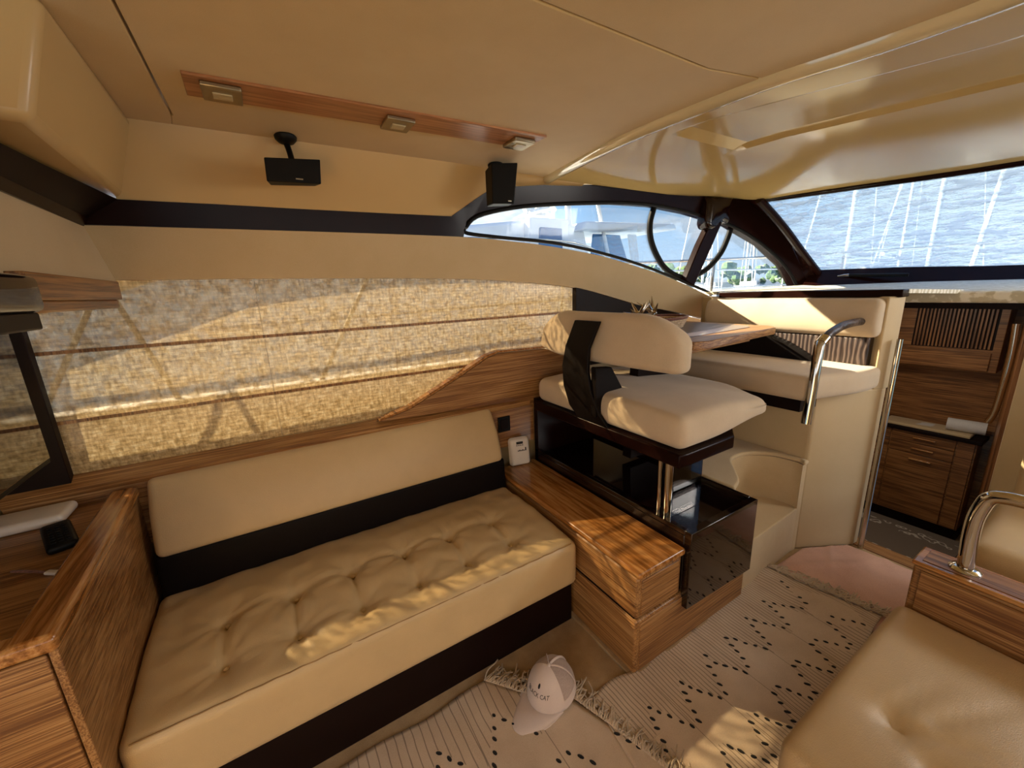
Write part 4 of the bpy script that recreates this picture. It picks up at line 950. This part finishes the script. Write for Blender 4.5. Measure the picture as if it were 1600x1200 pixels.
# ================================================================ OUTSIDE
struct(prism('floor', [(-60,-60),(400,-60),(400,400),(-60,400)], 'z', -1.5, -1.4, 'water', bevel=0))
my = thing('motor_yacht', 'white motor yacht moored alongside beyond the port window', 'yacht', (5.5,8.4,-1.4))
prism('hull', [(-12,-1.4),(9.5,-1.4),(10.8,1.25),(-12,.9)], 'y', 7.2, 10.4, 'gel', my, bevel=.1)
prism('deckhouse', [(-7.0,.9),(7.1,1.25),(6.6,2.88),(5.0,2.93),(3.2,2.72),(-6.0,2.5)], 'y', 7.5, 10.0, 'gel', my, bevel=.08)
prism('cabin_door', [(4.9,1.9),(6.05,1.9),(6.0,2.95),(4.95,2.95)], 'y', 7.3, 7.52, 'gel', my, bevel=.04)
prism('side_window', [(5.15,2.25),(5.8,2.25),(5.78,2.75),(5.18,2.75)], 'y', 7.26, 7.32, 'blueglass', my, bevel=.03)
prism('hardtop', [(6.3,2.72),(9.6,2.86),(9.5,3.0),(6.4,2.92)], 'y', 7.2, 10.2, 'gel', my, bevel=.04)
prism('windscreen', [(6.9,1.9),(8.3,1.9),(7.9,2.72),(7.0,2.72)], 'y', 7.6, 7.65, 'blueglass', my, bevel=.02)
prism('windscreen', [(8.4,1.9),(8.7,1.9),(8.5,2.75),(8.2,2.75)], 'y', 7.6, 7.65, 'gel', my, bevel=.02)
tube('radar_mast', [(6.35,7.6,1.2),(6.2,7.6,3.6)], .07, 'alu', my)
tube('antenna', [(7.6,7.5,1.6),(6.9,7.5,3.8)], .045, 'alu', my)
tube('guard_rail', cat([(3.3,7.1,2.45),(4.6,7.1,2.48),(6.2,7.1,2.40),(7.2,7.1,2.0)],5), .025, 'chrome', my, n=8)
rnd = random.Random(4)
G = [tubeg([(5.2+rnd.uniform(0,1.1),8+rnd.uniform(-.2,.2),3.0+rnd.uniform(0,.5)),(5.2+rnd.uniform(0,1.1),8,3.0+rnd.uniform(0,.5))], .05, 6) for _ in range(14)]
mesh('roof_gear', *join(*G), 'alu', my)
# pontoon rail and moored boats forward
G = [tubeg([(9,10.05,1.93),(60,10.05,1.93)], .035, 6), tubeg([(9,10.05,1.2),(60,10.05,1.2)], .03, 6)]+[tubeg([(9+k*2.5,10.05,-.6),(9+k*2.5,10.05,1.93)], .03, 6) for k in range(20)]
tag(mesh('pontoon_rail', *join(*G), 'alu'), 'white handrail running along the pontoon beyond the side window', 'railing')
dk = tag(mesh('dock', *join(boxg(11,60,10,13,-1.4,-.6), *[boxg(14+k*5,14.5+k*5,9.6,10.1,-1.4,.6) for k in range(9)]), 'gel', bevel=.02), 'long white pontoon with piles beyond the side window', 'dock')
def sailboat(x, y, s, hue, label, az):
    b = thing('sailboat', label, 'sailboat', (x,y,-1.4), 'sailboats in the marina')
    H = [(-4.5,-.0),(-4.7,1.2),(5.2,1.5),(4.0,0)]; V, F = [], []
    c, sn = math.cos(az), math.sin(az)
    def T(p): return (x+(p[0]*c-p[1]*sn)*s, y+(p[0]*sn+p[1]*c)*s, -1.4+p[2]*s)
    secs = [(-4.5,.9,1.15),(-2.5,1.4,1.1),(0,1.55,1.15),(2.5,1.2,1.3),(4.3,.5,1.45),(5.2,.05,1.55)]
    for (a, w_, h) in secs: V += [T((a,-w_,h)),T((a,-w_*.5,0)),T((a,w_*.5,0)),T((a,w_,h))]
    for i in range(len(secs)-1):
        for k in range(4): F.append((i*4+k,i*4+(k+1)%4,(i+1)*4+(k+1)%4,(i+1)*4+k))
    F += [(0,1,2,3),(23,22,21,20)]
    mesh('hull', V, F, 'gel', b)
    V, F = boxg(-2.2,1.8,-.8,.8,1.1,1.75); mesh('coachroof', [T(p) for p in V], F, 'gel', b, bevel=.1)
    V, F = boxg(-1.6,1.2,-.82,.82,1.35,1.58); mesh('cabin_window', [T(p) for p in V], F, 'blueglass', b)
    tube('mast', [T((.8,0,1.3)),T((.8,0,13.5))], .085*s, 'alu', b)
    tube('boom', [T((.8,0,2.7)),T((-3.6,0,2.9))], .11*s, hue, b)
    for a, q in ((5.1,0),(-4.5,0)): tube('stay', [T((a,q,1.5)),T((.8,0,13.3))], .03*s, 'alu', b, n=6)
    tube('spreader', [T((.8,-1.0,7.5)),T((.8,1.0,7.5))], .04*s, 'alu', b, n=6)
    return b
sb = [(24,16.2,1.0,'alu','sailboat just forward of the motor yacht, seen in the side window',.3),(37,23.9,1.2,'blueglass','sailboat moored farther out behind the pontoon rail',.6),(47,25.8,1.3,'alu','sailboat at the far end of the pontoon',.6),(62,40.3,1.5,'blueglass','distant sailboat with blue boom near the trees',.6),(72,38.7,1.5,'alu','most distant pale sailboat in the side window',.4),
 (18,6.6,1.0,'alu','sailboat at the left edge of the windscreen',.1),(34,7.6,1.4,'alu','sailboat behind the film, middle of the windscreen',3.0),(15,1.6,1.1,'alu','sailboat with long boom at the right of the windscreen',3.1),(52,14.5,1.6,'alu','sailboat farther back seen through the crinkled film',.1)]
for a in sb: sailboat(*a)
TL = ['spreading green tree on the far shore just aft of the window post','smaller green tree on the far shore touching the window post','pale green tree on the far shore forward of the window post','distant green tree at the forward corner of the side window']
for i, (x, y, s) in enumerate(((48.5,41,2.4),(53,38,1.9),(74,41,2.5),(88,41,2.3))):
    G = []; rnd = random.Random(i)
    for k in range(26):
        c = Vector((x+rnd.gauss(0,s*.8), y+rnd.gauss(0,s*.5), 1.0+rnd.uniform(0,s*1.1)-.08*k*0)); v, f = latheg([(.1,-.9),(.7,-.6),(1,0),(.7,.6),(.1,.9)], 7)
        r_ = s*rnd.uniform(.25,.5); G.append(([Vector(p)*r_*rnd.uniform(.8,1.2)+c for p in v], f))
    t = thing('waterfront_tree', TL[i], 'tree', (x,y,-1.4), 'trees on the far shore')
    mesh('foliage', *join(*G), 'foliage', t); tube('trunk', [(x,y,-1.4),(x,y,.6)], .2, 'oakz', t)
struct(box('wall_front', (40,110,49,52,-1.4,1.2), 'gel', bevel=0)); struct(box('wall_front', (108,112,-30,50,-1.4,.9), 'gel', bevel=0))
